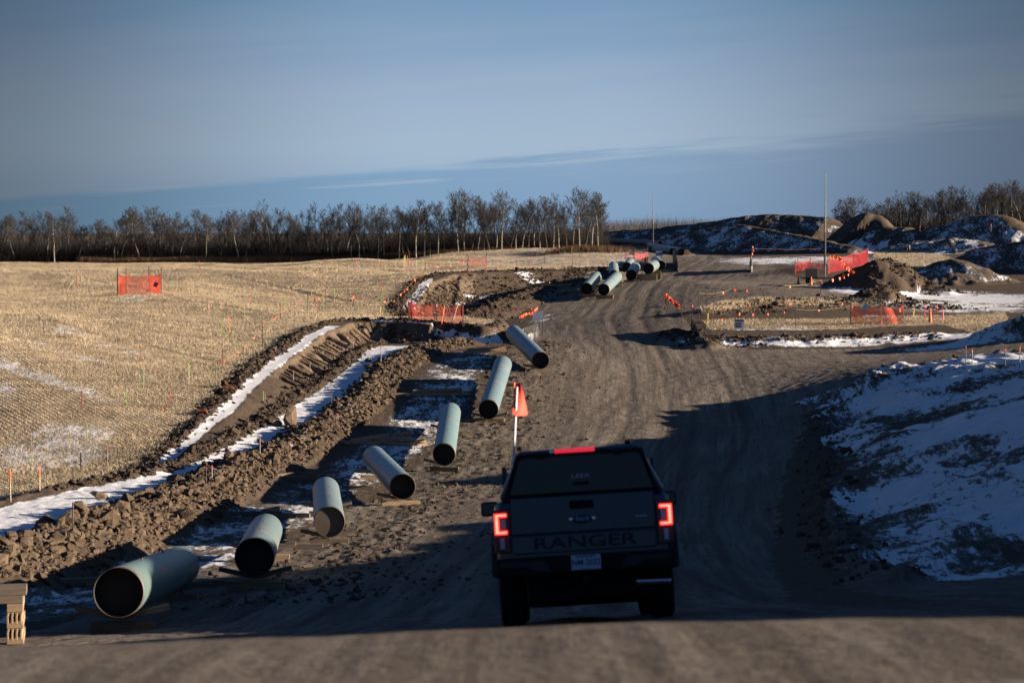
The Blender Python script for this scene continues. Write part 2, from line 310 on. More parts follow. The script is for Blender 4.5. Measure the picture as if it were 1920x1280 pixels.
# ------------------------------------------------------------------ tags
def tag(o, label=None, cat=None, group=None, kind=None):
    if label: o['label'] = label
    if cat: o['category'] = cat
    if group: o['group'] = group
    if kind: o['kind'] = kind
    return o
def empty(name, loc, rz=0, label=None, cat=None, group=None, rot=None):
    o = bpy.data.objects.new(name, None); COL.objects.link(o); o.location = loc; o.rotation_euler = rot or (0, 0, rz); o.empty_display_size = .3
    return tag(o, label, cat, group)
class MB:
    def __init__(s): s.v = []; s.f = []
    def add(s, vs, fs):
        b = len(s.v); s.v += [tuple(v) for v in vs]; s.f += [tuple(b+i for i in f) for f in fs]; return s
    def box(s, c, d, rot=None):
        M = Matrix.Identity(3) if rot is None else (rot if isinstance(rot, Matrix) else Matrix.Rotation(rot, 3, 'Z')); c = Vector(c)
        vs = [c+M @ Vector((sx*d[0]/2, sy*d[1]/2, sz*d[2]/2)) for sx in (-1,1) for sy in (-1,1) for sz in (-1,1)]
        return s.add(vs, [(0,1,3,2),(4,6,7,5),(0,4,5,1),(2,3,7,6),(0,2,6,4),(1,5,7,3)])
    def tube(s, p0, p1, r0, r1=None, n=8, cap=True):
        r1 = r0 if r1 is None else r1; p0 = Vector(p0); p1 = Vector(p1); q = (p1-p0).to_track_quat('Z', 'Y').to_matrix(); vs = []
        for p, r in ((p0, r0), (p1, r1)):
            for i in range(n):
                a = 2*math.pi*i/n; vs.append(p+q @ Vector((math.cos(a)*r, math.sin(a)*r, 0)))
        fs = [(i, (i+1) % n, n+(i+1) % n, n+i) for i in range(n)]
        if cap: fs += [tuple(range(n))[::-1], tuple(range(n, 2*n))]
        return s.add(vs, fs)
    def path(s, pts, r, n=5):
        for a, b in zip(pts[:-1], pts[1:]): s.tube(a, b, r, r, n)
        return s
    def lathe(s, prof, n=24, axis='Z', c=(0,0,0)):
        c = Vector(c); vs = []
        for r, h in prof:
            for i in range(n):
                a = 2*math.pi*i/n; p = (math.cos(a)*r, math.sin(a)*r, h)
                if axis == 'X': p = (p[2], p[0], p[1])
                if axis == 'Y': p = (p[0], p[2], p[1])
                vs.append(c+Vector(p))
        m = len(prof); return s.add(vs, [(j*n+i, j*n+(i+1) % n, (j+1)*n+(i+1) % n, (j+1)*n+i) for j in range(m-1) for i in range(n)])
    def loft(s, rings, cap=True):
        n = len(rings[0]); vs = [v for r in rings for v in r]; m = len(rings)
        fs = [(j*n+i, j*n+(i+1) % n, (j+1)*n+(i+1) % n, (j+1)*n+i) for j in range(m-1) for i in range(n)]
        if cap: fs += [tuple(range(n))[::-1], tuple(range((m-1)*n, m*n))]
        return s.add(vs, fs)
    def prism(s, poly, y0, y1, ax='y'):
        n = len(poly); f = (lambda a, b, t: (a, t, b)) if ax == 'y' else ((lambda a, b, t: (t, a, b)) if ax == 'x' else (lambda a, b, t: (a, b, t)))
        vs = [f(a, b, y0) for a, b in poly]+[f(a, b, y1) for a, b in poly]
        return s.add(vs, [tuple(range(n)), tuple(range(n, 2*n))[::-1]]+[(i, n+i, n+(i+1) % n, (i+1) % n) for i in range(n)])
    def mesh(s, name, m):
        me = bpy.data.meshes.new(name); me.from_pydata(s.v, [], s.f); me.materials.append(m); me.update(); return me
    def build(s, name, m, parent=None, smooth=False, bevel=0, seg=2):
        me = s.mesh(name, m); o = bpy.data.objects.new(name, me); COL.objects.link(o)
        if smooth: me.polygons.foreach_set('use_smooth', [True]*len(me.polygons)); me.update()
        if bevel:
            b = o.modifiers.new('bevel', 'BEVEL'); b.width = bevel; b.segments = seg; b.limit_method = 'ANGLE'; b.angle_limit = R(35)
        if parent: o.parent = parent
        return o
def npmesh(name, V, F, mat, smooth=False, attrs=None):
    """fast mesh from arrays; F is (n,k)"""
    me = bpy.data.meshes.new(name); k = F.shape[1]
    me.vertices.add(len(V)); me.vertices.foreach_set('co', np.ascontiguousarray(V, np.float32).ravel())
    me.loops.add(F.size); me.loops.foreach_set('vertex_index', np.ascontiguousarray(F, np.int32).ravel())
    me.polygons.add(len(F)); me.polygons.foreach_set('loop_start', np.arange(0, F.size, k, dtype=np.int32))
    me.polygons.foreach_set('use_smooth', np.full(len(F), smooth))
    me.update(calc_edges=True)
    for n_, a in (attrs or {}).items():
        at_ = me.attributes.new(n_, 'FLOAT', 'POINT'); at_.data.foreach_set('value', np.ascontiguousarray(a, np.float32))
    me.materials.append(mat); return me
def link(name, me, parent=None):
    o = bpy.data.objects.new(name, me); COL.objects.link(o)
    if parent: o.parent = parent
    return o
def copy_tree(o, parent=None):
    c = o.copy(); COL.objects.link(c)
    if parent: c.parent = parent
    for ch in [q for q in bpy.data.objects if q.parent == o]: copy_tree(ch, c)
    return c

# ------------------------------------------------------------------ materials
def mat(name, col, rough=.7, metal=0, noise=None, emis=None, bump=None, spec=None, col2=None, coat=0, alpha=None, trans=0):
    m = bpy.data.materials.new(name); m.use_nodes = True; nt = m.node_tree; b = nt.nodes['Principled BSDF']
    b.inputs['Base Color'].default_value = (*col, 1); b.inputs['Roughness'].default_value = rough; b.inputs['Metallic'].default_value = metal
    if spec is not None: b.inputs['Specular IOR Level'].default_value = spec
    if coat: b.inputs['Coat Weight'].default_value = coat; b.inputs['Coat Roughness'].default_value = .08
    if trans: b.inputs['Transmission Weight'].default_value = trans
    if emis: b.inputs['Emission Color'].default_value = (*emis[0], 1); b.inputs['Emission Strength'].default_value = emis[1]
    tc = nt.nodes.new('ShaderNodeTexCoord')
    if noise:
        nz = nt.nodes.new('ShaderNodeTexNoise'); nz.inputs['Scale'].default_value = noise[0]; nz.inputs['Detail'].default_value = 5
        mp = nt.nodes.new('ShaderNodeMapping'); mp.inputs['Scale'].default_value = noise[2] if len(noise) > 2 else (1,1,1)
        nt.links.new(tc.outputs['Object'], mp.inputs[0]); nt.links.new(mp.outputs[0], nz.inputs['Vector'])
        mr = nt.nodes.new('ShaderNodeMapRange'); mr.inputs[1].default_value = .3; mr.inputs[2].default_value = .7; nt.links.new(nz.outputs[0], mr.inputs[0])
        mx = nt.nodes.new('ShaderNodeMix'); mx.data_type = 'RGBA'; nt.links.new(mr.outputs[0], mx.inputs[0])
        c2 = col2 or tuple(c*(1-noise[1]) for c in col); mx.inputs[6].default_value = (*col, 1); mx.inputs[7].default_value = (*c2, 1)
        oi = nt.nodes.new('ShaderNodeObjectInfo'); hv = nt.nodes.new('ShaderNodeHueSaturation'); rr = nt.nodes.new('ShaderNodeMapRange')
        rr.inputs[3].default_value = .85; rr.inputs[4].default_value = 1.12; nt.links.new(oi.outputs['Random'], rr.inputs[0]); nt.links.new(rr.outputs[0], hv.inputs['Value'])
        nt.links.new(mx.outputs[2], hv.inputs['Color']); nt.links.new(hv.outputs[0], b.inputs['Base Color'])
    if bump:
        nb = nt.nodes.new('ShaderNodeTexNoise'); nb.inputs['Scale'].default_value = bump[0]; nb.inputs['Detail'].default_value = 6; nt.links.new(tc.outputs['Object'], nb.inputs['Vector'])
        bp = nt.nodes.new('ShaderNodeBump'); bp.inputs['Strength'].default_value = 1; bp.inputs['Distance'].default_value = bump[1]; nt.links.new(nb.outputs[0], bp.inputs['Height']); nt.links.new(bp.outputs[0], b.inputs['Normal'])
    return m
def terrain_mat():
    m = bpy.data.materials.new('terrain'); m.use_nodes = True; nt = m.node_tree; N = nt.nodes; L = nt.links; b = N['Principled BSDF']
    b.inputs['Roughness'].default_value = .95; b.inputs['Specular IOR Level'].default_value = .15
    tc = N.new('ShaderNodeTexCoord'); O = tc.outputs['Object']
    def att(n):
        a = N.new('ShaderNodeAttribute'); a.attribute_name = n; return a.outputs['Fac']
    def noise(sc, det=5, rough=.55, scale=(1,1,1), vec=None):
        mp = N.new('ShaderNodeMapping'); mp.inputs['Scale'].default_value = scale; L.new(vec or O, mp.inputs[0])
        x = N.new('ShaderNodeTexNoise'); x.inputs['Scale'].default_value = sc; x.inputs['Detail'].default_value = det; x.inputs['Roughness'].default_value = rough; L.new(mp.outputs[0], x.inputs['Vector']); return x.outputs[0]
    def mr(v, a, b_, c=0, d=1):
        x = N.new('ShaderNodeMapRange'); L.new(v, x.inputs[0])
        for i, q in enumerate((a, b_, c, d)): x.inputs[i+1].default_value = q
        return x.outputs[0]
    def mth(op, a, b_=0):
        x = N.new('ShaderNodeMath'); x.operation = op
        for i, v in enumerate((a, b_)):
            if isinstance(v, (int, float)): x.inputs[i].default_value = v
            else: L.new(v, x.inputs[i])
        return x.outputs[0]
    def mix(f, a, b_):
        x = N.new('ShaderNodeMix'); x.data_type = 'RGBA'
        if isinstance(f, float): x.inputs[0].default_value = f
        else: L.new(f, x.inputs[0])
        for s_, v in ((6, a), (7, b_)):
            if isinstance(v, tuple): x.inputs[s_].default_value = (*v, 1)
            else: L.new(v, x.inputs[s_])
        return x.outputs[2]
    fine = noise(6, 8, .65); mid = noise(.7, 6, .6); big = noise(.12, 4)
    soil = mix(mr(fine, .35, .7), (.055,.040,.029), (.115,.085,.060)); soil = mix(mr(mid, .4, .7), soil, (.085,.062,.044))
    # road: compact, with tyre tracks along its own axis
    ru, rv = att('ru'), att('rv'); cx = N.new('ShaderNodeCombineXYZ'); L.new(ru, cx.inputs[0]); L.new(rv, cx.inputs[1])
    tr1 = noise(2.4, 6, .65, (1,.035,1), cx.outputs[0]); tr2 = noise(6.5, 3, .6, (1,.03,1), cx.outputs[0])
    tr0 = noise(.8, 4, .6, (1,.05,1), cx.outputs[0]); road = mix(mr(tr1, .40, .62), (.075,.060,.048), (.225,.190,.155)); road = mix(mr(tr0, .42, .60, 0, .6), road, (.20,.17,.14)); road = mix(mr(big, .4, .65), road, mix(mr(fine, .35, .7), (.11,.09,.072), (.19,.158,.128)))
    road = mix(mr(tr2, .50, .68, 0, .55), road, (.062,.048,.038))
    fz = noise(1.1, 6, .7, (.35,1.6,1)); road = mix(mth('MULTIPLY', mr(fz, .60, .70), .42), road, (.34,.33,.33))
    tk = mth('MULTIPLY', att('track'), mr(noise(9, 3, .6), .35, .6, .35, 1)); road = mix(mth('MULTIPLY', tk, .9), road, (.052,.041,.032))
    col = mix(att('road'), soil, road)
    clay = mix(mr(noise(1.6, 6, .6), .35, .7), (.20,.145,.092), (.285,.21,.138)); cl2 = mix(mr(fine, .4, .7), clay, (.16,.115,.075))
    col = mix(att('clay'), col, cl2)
    straw = mix(mr(noise(3.5, 6, .7), .35, .68), (.28,.215,.14), (.48,.385,.26)); straw = mix(mr(mid, .45, .75), straw, (.19,.14,.085))
    col = mix(att('straw'), col, straw)
    # snow: crisp patches, thresholded noise
    sa = att('snow'); sn = noise(.55, 9, .66, (1,.55,1)); s2 = noise(3.0, 8, .74, (1.5,.42,1))
    lv = mth('ADD', mth('MULTIPLY', sn, .48), mth('MULTIPLY', s2, .52)); thr = mth('SUBTRACT', 1.0, sa)
    thr = mr(thr, 0, 1, .28, .72)
    snow = mr(mth('SUBTRACT', lv, thr), -.012, .018)
    snow = mth('MULTIPLY', snow, mr(sa, .02, .08))
    dust = mth('MULTIPLY', mr(mth('SUBTRACT', lv, thr), -.075, .0), mth('MULTIPLY', mr(sa, .15, .4), .30)); col = mix(dust, col, (.45,.46,.48))
    col = mix(snow, col, mix(mr(mid, .3, .7), (.62,.64,.67), (.76,.77,.79)))
    L.new(col, b.inputs['Base Color'])
    bp = N.new('ShaderNodeBump'); bp.inputs['Distance'].default_value = .07; bp.inputs['Strength'].default_value = 1.0
    hgt = mth('ADD', mth('MULTIPLY', fine, mr(snow, 0, 1, 1, .25)), mth('MULTIPLY', noise(22, 4, .7), .25)); hgt = mth('ADD', hgt, mth('MULTIPLY', tr1, mth('MULTIPLY', att('road'), .5)))
    L.new(hgt, bp.inputs['Height']); L.new(bp.outputs[0], b.inputs['Normal'])
    return m
M = dict(
 terrain=terrain_mat(),
 clod=mat('clod', (.155,.113,.078), .95, noise=(2.5,.55), bump=(14,.03), spec=.1),
 crumb=mat('crumb', (.095,.073,.055), .95, noise=(3,.4), spec=.1),
 darkclod=mat('dark_clod', (.075,.055,.04), .95, noise=(3,.5), spec=.1),
 straw=mat('straw', (.60,.49,.335), .85, noise=(.35,.42), spec=.2),
 bark=mat('pale_bark', (.40,.37,.32), .9, noise=(1.2,.75,(1,1,2.2)), spec=.1),
 bark2=mat('dark_bark', (.10,.085,.072), .9, noise=(3,.4), spec=.1),
 twig=mat('twig', (.042,.037,.034), .95, spec=.05), twig2=mat('grey_twig', (.075,.068,.062), .95, spec=.05), farb=mat('far_brush', (.10,.095,.10), .95, spec=.05),
 brush=mat('brush', (.034,.026,.022), 1, noise=(.4,.5), spec=0), redgrass=mat('dead_grass', (.15,.095,.062), .95, noise=(.5,.4), spec=.05),
 needle=mat('needles', (.018,.03,.02), .9, spec=.1),
 wood=mat('lumber', (.40,.29,.185), .85, noise=(2.5,.35,(1,8,8)), spec=.15), oldwood=mat('old_lumber', (.19,.15,.115), .9, noise=(2.5,.35,(1,8,8)), spec=.15),
 steel=mat('bare_steel', (.16,.12,.10), .6, metal=.3, noise=(3,.5)), bore=mat('pipe_bore', (.085,.062,.05), .85, noise=(2,.3)), plug=mat('plug', (.10,.075,.058), .8, noise=(3,.3)), blackplug=mat('black_plug', (.013,.012,.013), .8),
 red=mat('red_paint', (.30,.025,.035), .6), orange=mat('orange_paint', (.85,.13,.03), .6), green=mat('green_paint', (.22,.42,.07), .6), yellow=mat('yellow_paint', (.70,.50,.06), .6), pink=mat('pink_paint', (.80,.10,.22), .6),
 lath=mat('lath_wood', (.50,.40,.28), .8, noise=(4,.2)), post=mat('dark_post', (.035,.03,.03), .7), grey=mat('grey_stake', (.20,.17,.15), .7),
 net=mat('orange_net', (.75,.075,.03), .6), netp=mat('red_net', (.62,.05,.055), .6), tape=mat('flag_tape', (.95,.13,.03), .6), rope=mat('yellow_rope', (.26,.22,.07), .8), orope=mat('orange_rope', (.50,.20,.09), .7),
 black=mat('black_plastic', (.012,.012,.013), .55), silt=mat('silt_fabric', (.022,.022,.023), .45, bump=(3,.05)),
 sign=mat('sign_white', (.42,.48,.62), .5), signtext=mat('sign_ink', (.02,.03,.05), .6), signhead=mat('sign_header', (.10,.06,.14), .6), purple=mat('purple_tag', (.16,.03,.12), .6),
 galv=mat('galvanised', (.20,.20,.19), .6, metal=.2), dgrey=mat('dark_grey_paint', (.05,.055,.06), .5), white=mat('white_paint', (.7,.7,.68), .5), blue=mat('blue_strap', (.05,.16,.42), .6),
)

# ------------------------------------------------------------------ ground sheets
TRKL = [[tuple(hit(a, b)[:2]) for a, b in L_] for L_ in ([(1010,860),(1080,770),(1180,715),(1330,683),(1500,668),(1740,652)], [(1160,800),(1230,740),(1330,705),(1480,690),(1640,690)], [(1130,760),(1150,690),(1110,640),(1090,600),(1130,560),(1230,520),(1290,490)], [(1230,780),(1260,700),(1190,640),(1170,590),(1250,540),(1400,520)], [(1060,700),(1090,650),(1070,610),(1050,585)], [(980,900),(1020,800),(1060,730),(1050,680)])]
def masks(x, y, z):
    n = len(x); ins = inpoly(x, y, Epoly); d, s, _, _ = pdist(x, y, E); s_ = np.where(ins, -d, d)
    nz = fbm(x*1.1, y*1.1, 3, 101); nb = fbm(x*.25, y*.25, 3, 102)
    sj = s_+nz*.4
    straw = (sj < -.1).astype(float); 
    w = cutw(y)
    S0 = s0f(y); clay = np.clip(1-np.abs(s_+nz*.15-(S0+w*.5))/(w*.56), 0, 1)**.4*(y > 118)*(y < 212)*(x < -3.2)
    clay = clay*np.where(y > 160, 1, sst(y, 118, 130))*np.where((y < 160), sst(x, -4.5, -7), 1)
    bw = (s+s_*1.0)/.9; bw = bw+.35*np.sin(bw*.9)+.25*vn(bw*.5, 0*bw, 44); fr = bw-np.floor(bw); clay = clay*(1-.75*np.exp(-((fr-.5)/.13)**2))  # clay thinned along the grooves, painting in their dark shadow lines
    snow = np.zeros(n)
    pitn = (y < 150) & (x < 0)
    # strip on top of the cut, strip on the bench
    sp = np.exp(-((s_-(S0-.42)-.08*nb)/np.interp(y, [90,125], [.36,.48]))**4); snow = np.maximum(snow, sp*.80*(y > 60)*((y < 150) | ((y > 172) & (y < 205) & (x < -6.5))))
    snow = np.where((x > -9) & (x < -1) & (y > 150) & (y < 160), np.exp(-((s_-.9)/.3)**4)*.75, snow)
    lo = S0+w+.45; be = sst(s_, lo-.15, lo+.25)*(y > 55)*(y < 147)*(x < -4.2)*(np.interp(y, WR[:,1], WR[:,0]-WR[:,3]*.72) > x); snow = np.maximum(snow, be*.79)
    toe_d = np.exp(-((s_-(lo-.05))/.38)**2)*(y < 150); snow = snow*(1-toe_d*.6)
    cut = (s_ > S0+.1) & (s_ < S0+w-.1) & (w > 1.0) & (y < 215); snow = np.where(cut, 0.0, snow)
    # second pit bench
    def blob(cx, cy, rx, ry, ang=0, v=.95):
        nonlocal snow
        c_, s__ = math.cos(ang), math.sin(ang); u = (x-cx)*c_+(y-cy)*s__; q = -(x-cx)*s__+(y-cy)*c_
        e = np.sqrt((u/rx)**2+(q/ry)**2)+nz*.18; snow = np.maximum(snow, np.clip(1.25-e, 0, 1)**.7*v)
    for (px, py, rx, ry, a, v) in [(850,586,.9,4,-.35,.8),(875,572,.8,3,-.4,.75),(905,556,1.2,3,-.6,.85),(985,513,.8,1.2,-.9,.85),(1000,527,1.6,1.0,-.3,.7),(1145,480,3.2,5,0,1),(1160,500,3,5,0,.5),(1020,600,.35,3,-.4,.6),(1030,590,.3,2,-.4,.5),
        (1750,545,6,13,.2,.74),(1800,575,7,9,0,.72),(1850,560,6,12,0,.74),(1720,530,3,8,0,.95),(1700,595,3,2,0,.8),(1500,632,7,1.6,0,1.0),(1420,631,3.5,1.2,0,.95),(1650,632,6,1.6,0,.95),(1780,630,6,2,0,.9),(1850,625,6,3,0,.9),
        (1480,616,6,.9,0,.75),(1450,488,8,16,.1,.62),(1560,485,8,16,.1,.58),(1660,500,6,14,0,.85),(1740,492,6,14,0,.8),(1640,468,7,14,0,.9),(1720,470,8,10,0,.85),(1100,485,6,8,0,.55),(1150,490,6,10,0,.6)]:
        h = hit(px, py); blob(h.x, h.y, rx, ry, a, v)
    # light dusting between windrow and pipes
    dw, sw, _, sdw = pdist(x, y, WR); gap = (dw > 1.6) & (dw < 6.0) & (x > np.interp(y, WR[:,1], WR[:,0])) & (y > 48) & (y < 140)
    snow = np.where(gap, np.maximum(snow, .48*np.exp(-((dw-3.6)/1.9)**4)), snow)
    wh = np.interp(y, WR[:,1], WR[:,3])*.85; wcap = (dw < wh) & (y > 60) & (y < 150); snow = np.where(wcap & (x < np.interp(y, WR[:,1], WR[:,0])+.3), np.maximum(snow*(dw > wh*.85), .40), snow)
    snow = np.where((dw < wh) & (x > np.interp(y, WR[:,1], WR[:,0])+.6), 0, snow)
    # stubble with thin snow between the rows
    fs = .0+.30*sst(fbm(x*.16, y*.09, 3, 120), -.05, .55)+.2*((x < -17) & (y < 125)); fs = np.where(ins, fs, 0)
    for (px, py, rx, ry, a, v) in [(60,700,1.0,16,.55,.66),(180,640,1.2,14,.5,.6),(120,660,.8,18,.55,.6),(250,560,2.5,6,0,.55),(30,600,3,6,0,.5),(20,855,1.2,3,.3,.7),(170,850,2,2,0,.55),(100,820,3,5,.4,.5)]:
        h = hit(px, py); c_, s__ = math.cos(a), math.sin(a); u = (x-h.x)*c_+(y-h.y)*s__; q = -(x-h.x)*s__+(y-h.y)*c_
        fs = np.maximum(fs, .78*np.clip(1.5-np.sqrt((u/rx)**2+(q/ry)**2)-nz*.2, 0, 1)*v*ins)
    rr_ = x+.45*y; fs = np.maximum(fs, .46*sst(vn(rr_*.75, (y-.45*x)*.03, 141), .62, .8)*sst(-x/y, .13, .19)*(y < 160)*ins)
    snow = np.where(ins, fs, snow)
    snow = np.where(ins & (y > 240) & (x > -5), .45, snow)
    # right bank, spoil piles: snow lies where it is sheltered
    bk = inpoly(x, y, BANK); db = pdist(x, y, BANK+BANK[:1])[0]
    bs = .555+.26*nb+.10*fbm(x*.9+y*.5, y*.35, 3, 404)-.22*np.exp(-(db/.7)**2)+.12*np.sin(x*.9+y*.22); snow = np.where(bk, bs, snow)
    e = .5; gx = (zat(x+e, y)-zat(x-e, y))/(2*e); gy = (zat(x, y+e*2)-zat(x, y-e*2))/(4*e)
    pile = np.zeros(n, bool)
    for i, (pts, sl, rr) in enumerate(RIDGES):
        A = AT(pts); m = (np.abs(x-A[:,0].mean()) < 40) & (np.abs(y-A[:,1].mean()) < 45)
        dd, ss, zc, _ = pdist(x[m], y[m], A); on = (np.abs(z[m]-(zc-sl*dd)) < .95) & (dd < 14) & (z[m] > PAD(x[m], y[m])+.25)
        sunny = gx[m]*-1.0-gy[m]*.0
        base_s = {0:.34,1:.40,2:.26,3:.36,4:.38,5:.40,6:.40,7:.42,8:.44,9:.10,10:.22,11:.16,12:.42,13:.47,14:.05,15:.35,16:.5,17:.5}[i]
        vs = base_s*np.clip(1.1-sunny*1.6, 0, 1.1)+.10*nb[m]
        if i in (0,1,2,4,6): vs = np.where(dd < .8, vs*.55, vs)
        t = snow[m]; t[on] = vs[on]; snow[m] = t; q = pile[m]; q[on] = True; pile[m] = q
    far = (~ins) & (y > 236) & ~pile & (x < 14); 
    # straw strips on the right
    def quadmask(pp):
        w_ = [hit(*p) for p in pp]; return inpoly(x+nz*.3, y+nz*.8, [(q.x, q.y) for q in w_])
    st = quadmask([(1318,600),(1560,598),(1720,592),(1885,586),(1900,598),(1760,608),(1560,618),(1330,617)]) | quadmask([(1640,464),(1745,462),(1830,466),(1800,488),(1700,497),(1640,482)])
    st &= ~pile
    straw = np.maximum(straw, st); snow = np.where(st, np.minimum(snow, .38), snow)
    st2 = np.zeros(n); A = AT(RIDGES[11][0]); dd = pdist(x, y, A)[0]; st2[(dd < 1.6) & (x < 24) & pile] = .55; straw = np.maximum(straw, st2)
    # compacted road and pads
    rd_, rs_, _, rsd = pdist(x, y, ROAD); u = rd_*rsd
    road = (~ins) & ~pile & ~bk & (x > np.interp(y, [0,40,60,83,96,112,126,150,190,230,300,400],[-30,-9.5,-8.2,-5.5,-4.0,-2.2,0,0,2.5,8,14,14])+nb*1.0)
    road &= ~((y > 150) & (y < 170) & (x > 11.5)); road &= ~((y > 143.5) & (y < 150) & (x > 14)); road &= ~((x > 26) & (y > 175))
    sdist = pdist(x, y, SHR)[0]; road &= ~((sdist < 5) & (y > 7) & (x > .12*y+2))
    road &= ~((np.abs(x-np.interp(y, [30,60,83,101,111],[4.6,7.3,10,12.6,14.3])) < .8+nz*.4) & (y > 30) & (y < 112))
    trk = np.zeros(n); ph = 0
    for u0, wd in ((-4.6,.16),(-3.5,.2),(-2.2,.22),(-1.1,.24),(.7,.24),(1.7,.2),(2.9,.22),(4.1,.18)):
        ph += 1.7; off = u0+.55*np.sin(rs_*.045+ph)+.25*np.sin(rs_*.13+ph*2); trk = np.maximum(trk, np.exp(-((u-off)/wd)**2)*(.45+.55*vn(rs_*.15, 0*x+ph, 150)))
    for L_ in TRKL:
        d_, q_, _, sg_ = pdist(x, y, L_)
        for o_ in (-.9, .9): trk = np.maximum(trk, np.exp(-((d_*sg_-o_)/.24)**2)*(.4+.6*vn(q_*.2, 0*x+o_, 151)))
    road = road.astype(float)*np.clip(1-.8*np.exp(-((u+6.3)/1.8)**2)*(y > 60)*(y < 150)*(.6+nz), 0, 1)
    snow = np.where(road > .5, np.maximum(snow, 0)*1.0, snow)
    far2 = (y > 352) & (x < 14); straw = np.where(far2, ((y > 430) & (y < 640))*.55, straw); snow = np.where(far2, .40*(y > 430)*(y < 640), snow)
    return straw, np.clip(snow, 0, 1), road, clay, u, rs_, trk
V = np.stack([GX.ravel(), GY.ravel(), GZ.ravel()], 1)
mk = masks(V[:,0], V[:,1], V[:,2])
ny, na = GX.shape
idx = np.arange(ny*na).reshape(ny, na)
F = np.stack([idx[:-1,:-1], idx[:-1,1:], idx[1:,1:], idx[1:,:-1]], -1).reshape(-1, 4)
fs_ = mk[0][F].mean(1) > .5; fr_ = (mk[2][F].mean(1) > .5) & ~fs_
for nm, sel in (('stubble_field', fs_), ('dirt_road', fr_), ('ground', ~fs_ & ~fr_)):
    f = F[sel]; u_, inv = np.unique(f, return_inverse=True); inv = inv.reshape(f.shape)
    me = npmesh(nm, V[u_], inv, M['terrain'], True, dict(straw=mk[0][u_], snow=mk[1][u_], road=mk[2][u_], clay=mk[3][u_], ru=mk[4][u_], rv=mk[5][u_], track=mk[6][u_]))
    tag(link(nm, me), kind='structure')
STRAWV = mk[0].reshape(ny, na); SNOWV = mk[1].reshape(ny, na)
def fld(A, x, y):
    a = x/(np.maximum(y, 0)+Y0); i = np.clip(np.interp(y, ys, _yi), 0, len(ys)-1).round().astype(int); j = np.clip(np.interp(a, ac, _ai), 0, len(ac)-1).round().astype(int)
    return A[i, j]

# ------------------------------------------------------------------ stubble (uncountable)
TRAM = [[tuple(hit(a, b)[:2]) for a, b in L_] for L_ in ([(395,514),(450,523),(530,540),(600,556),(655,567)], [(120,518),(175,527),(240,536),(330,562),(420,574),(500,588)], [(700,505),(820,512),(880,509)], [(255,640),(360,668),(450,690)], [(60,600),(160,622),(230,640)])]
def stubble():
    X = []; Y = []; S = []
    for (y0, y1, row, st, sc) in ((78,130,.27,.05,.72),(130,200,.27,.095,.85),(200,350,.28,.20,1.0)):
        A_, B_ = np.meshgrid(np.arange(-150, 90, row), np.arange(y0-1, y1+1, st)); B_ = B_+rng.normal(0, st*.4, B_.shape)
        off = np.where(B_ < 150, -.45*(B_-150)+.0009*(B_-150)**2, -.30*(B_-150)); off = off+.35*np.sin(B_*.021+A_*.03)
        x = A_+off+rng.normal(0, .018*sc, A_.shape); y = B_
        m = (y > y0) & (y < y1) & (np.abs(x) < .235*y+1.5)
        X.append(x[m]); Y.append(y[m]); S.append(np.full(m.sum(), sc))
    x = np.concatenate(X); y = np.concatenate(Y); s = np.concatenate(S)
    st = fld(STRAWV, x, y); sn = fld(SNOWV, x, y)
    dens = np.clip(1.0-1.1*np.clip(sn-.22, 0, 1)+fbm(x*.5, y*.3, 3, 200)*.3, .10, 1)
    k = (st > .6) & (rng.random(len(x)) < dens); x, y, s, sn = x[k], y[k], s[k], sn[k]
    tl = np.full(len(x), 9.)
    for L_ in TRAM: tl = np.minimum(tl, pdist(x, y, L_)[0])
    k = (tl > .42) | (rng.random(len(x)) < .12); x, y, s, sn, tl = x[k], y[k], s[k], sn[k], tl[k]
    z = zat(x, y); n = len(x); nb = 3
    rough = sst(fbm(x*.13+3, y*.10, 3, 207), .0, .4)*sst(-x/y, .10, .16)
    hgt = s*(.10+.05*fbm(x*.3, y*.2, 3, 201)+.04*rng.random(n)); hgt = hgt*(1+1.1*rough)*(1+.7*np.exp(-((tl-.6)/.4)**2))
    Vs = np.zeros((n, nb, 3, 3))
    for b in range(nb):
        a = rng.random(n)*math.pi*2; w = s*(.009+.010*rng.random(n)); ox = rng.normal(0, .022, n)*s; oy = rng.normal(0, .04, n)*s; lean = .3+.5*rough
        dx, dy = np.cos(a)*w, np.sin(a)*w; tx = rng.normal(0, 1, n)*lean*hgt; ty = rng.normal(0, 1, n)*lean*hgt; hh = hgt*(.5+.7*rng.random(n))
        Vs[:,b,0] = np.stack([x+ox-dx, y+oy-dy, z-.02], 1); Vs[:,b,1] = np.stack([x+ox+dx, y+oy+dy, z-.02], 1); Vs[:,b,2] = np.stack([x+ox+tx, y+oy+ty, z+hh], 1)
    me = npmesh('stubble', Vs.reshape(-1, 3), np.arange(n*nb*3).reshape(-1, 3), M['straw'])
    tag(link('stubble', me), kind='stuff')
stubble()

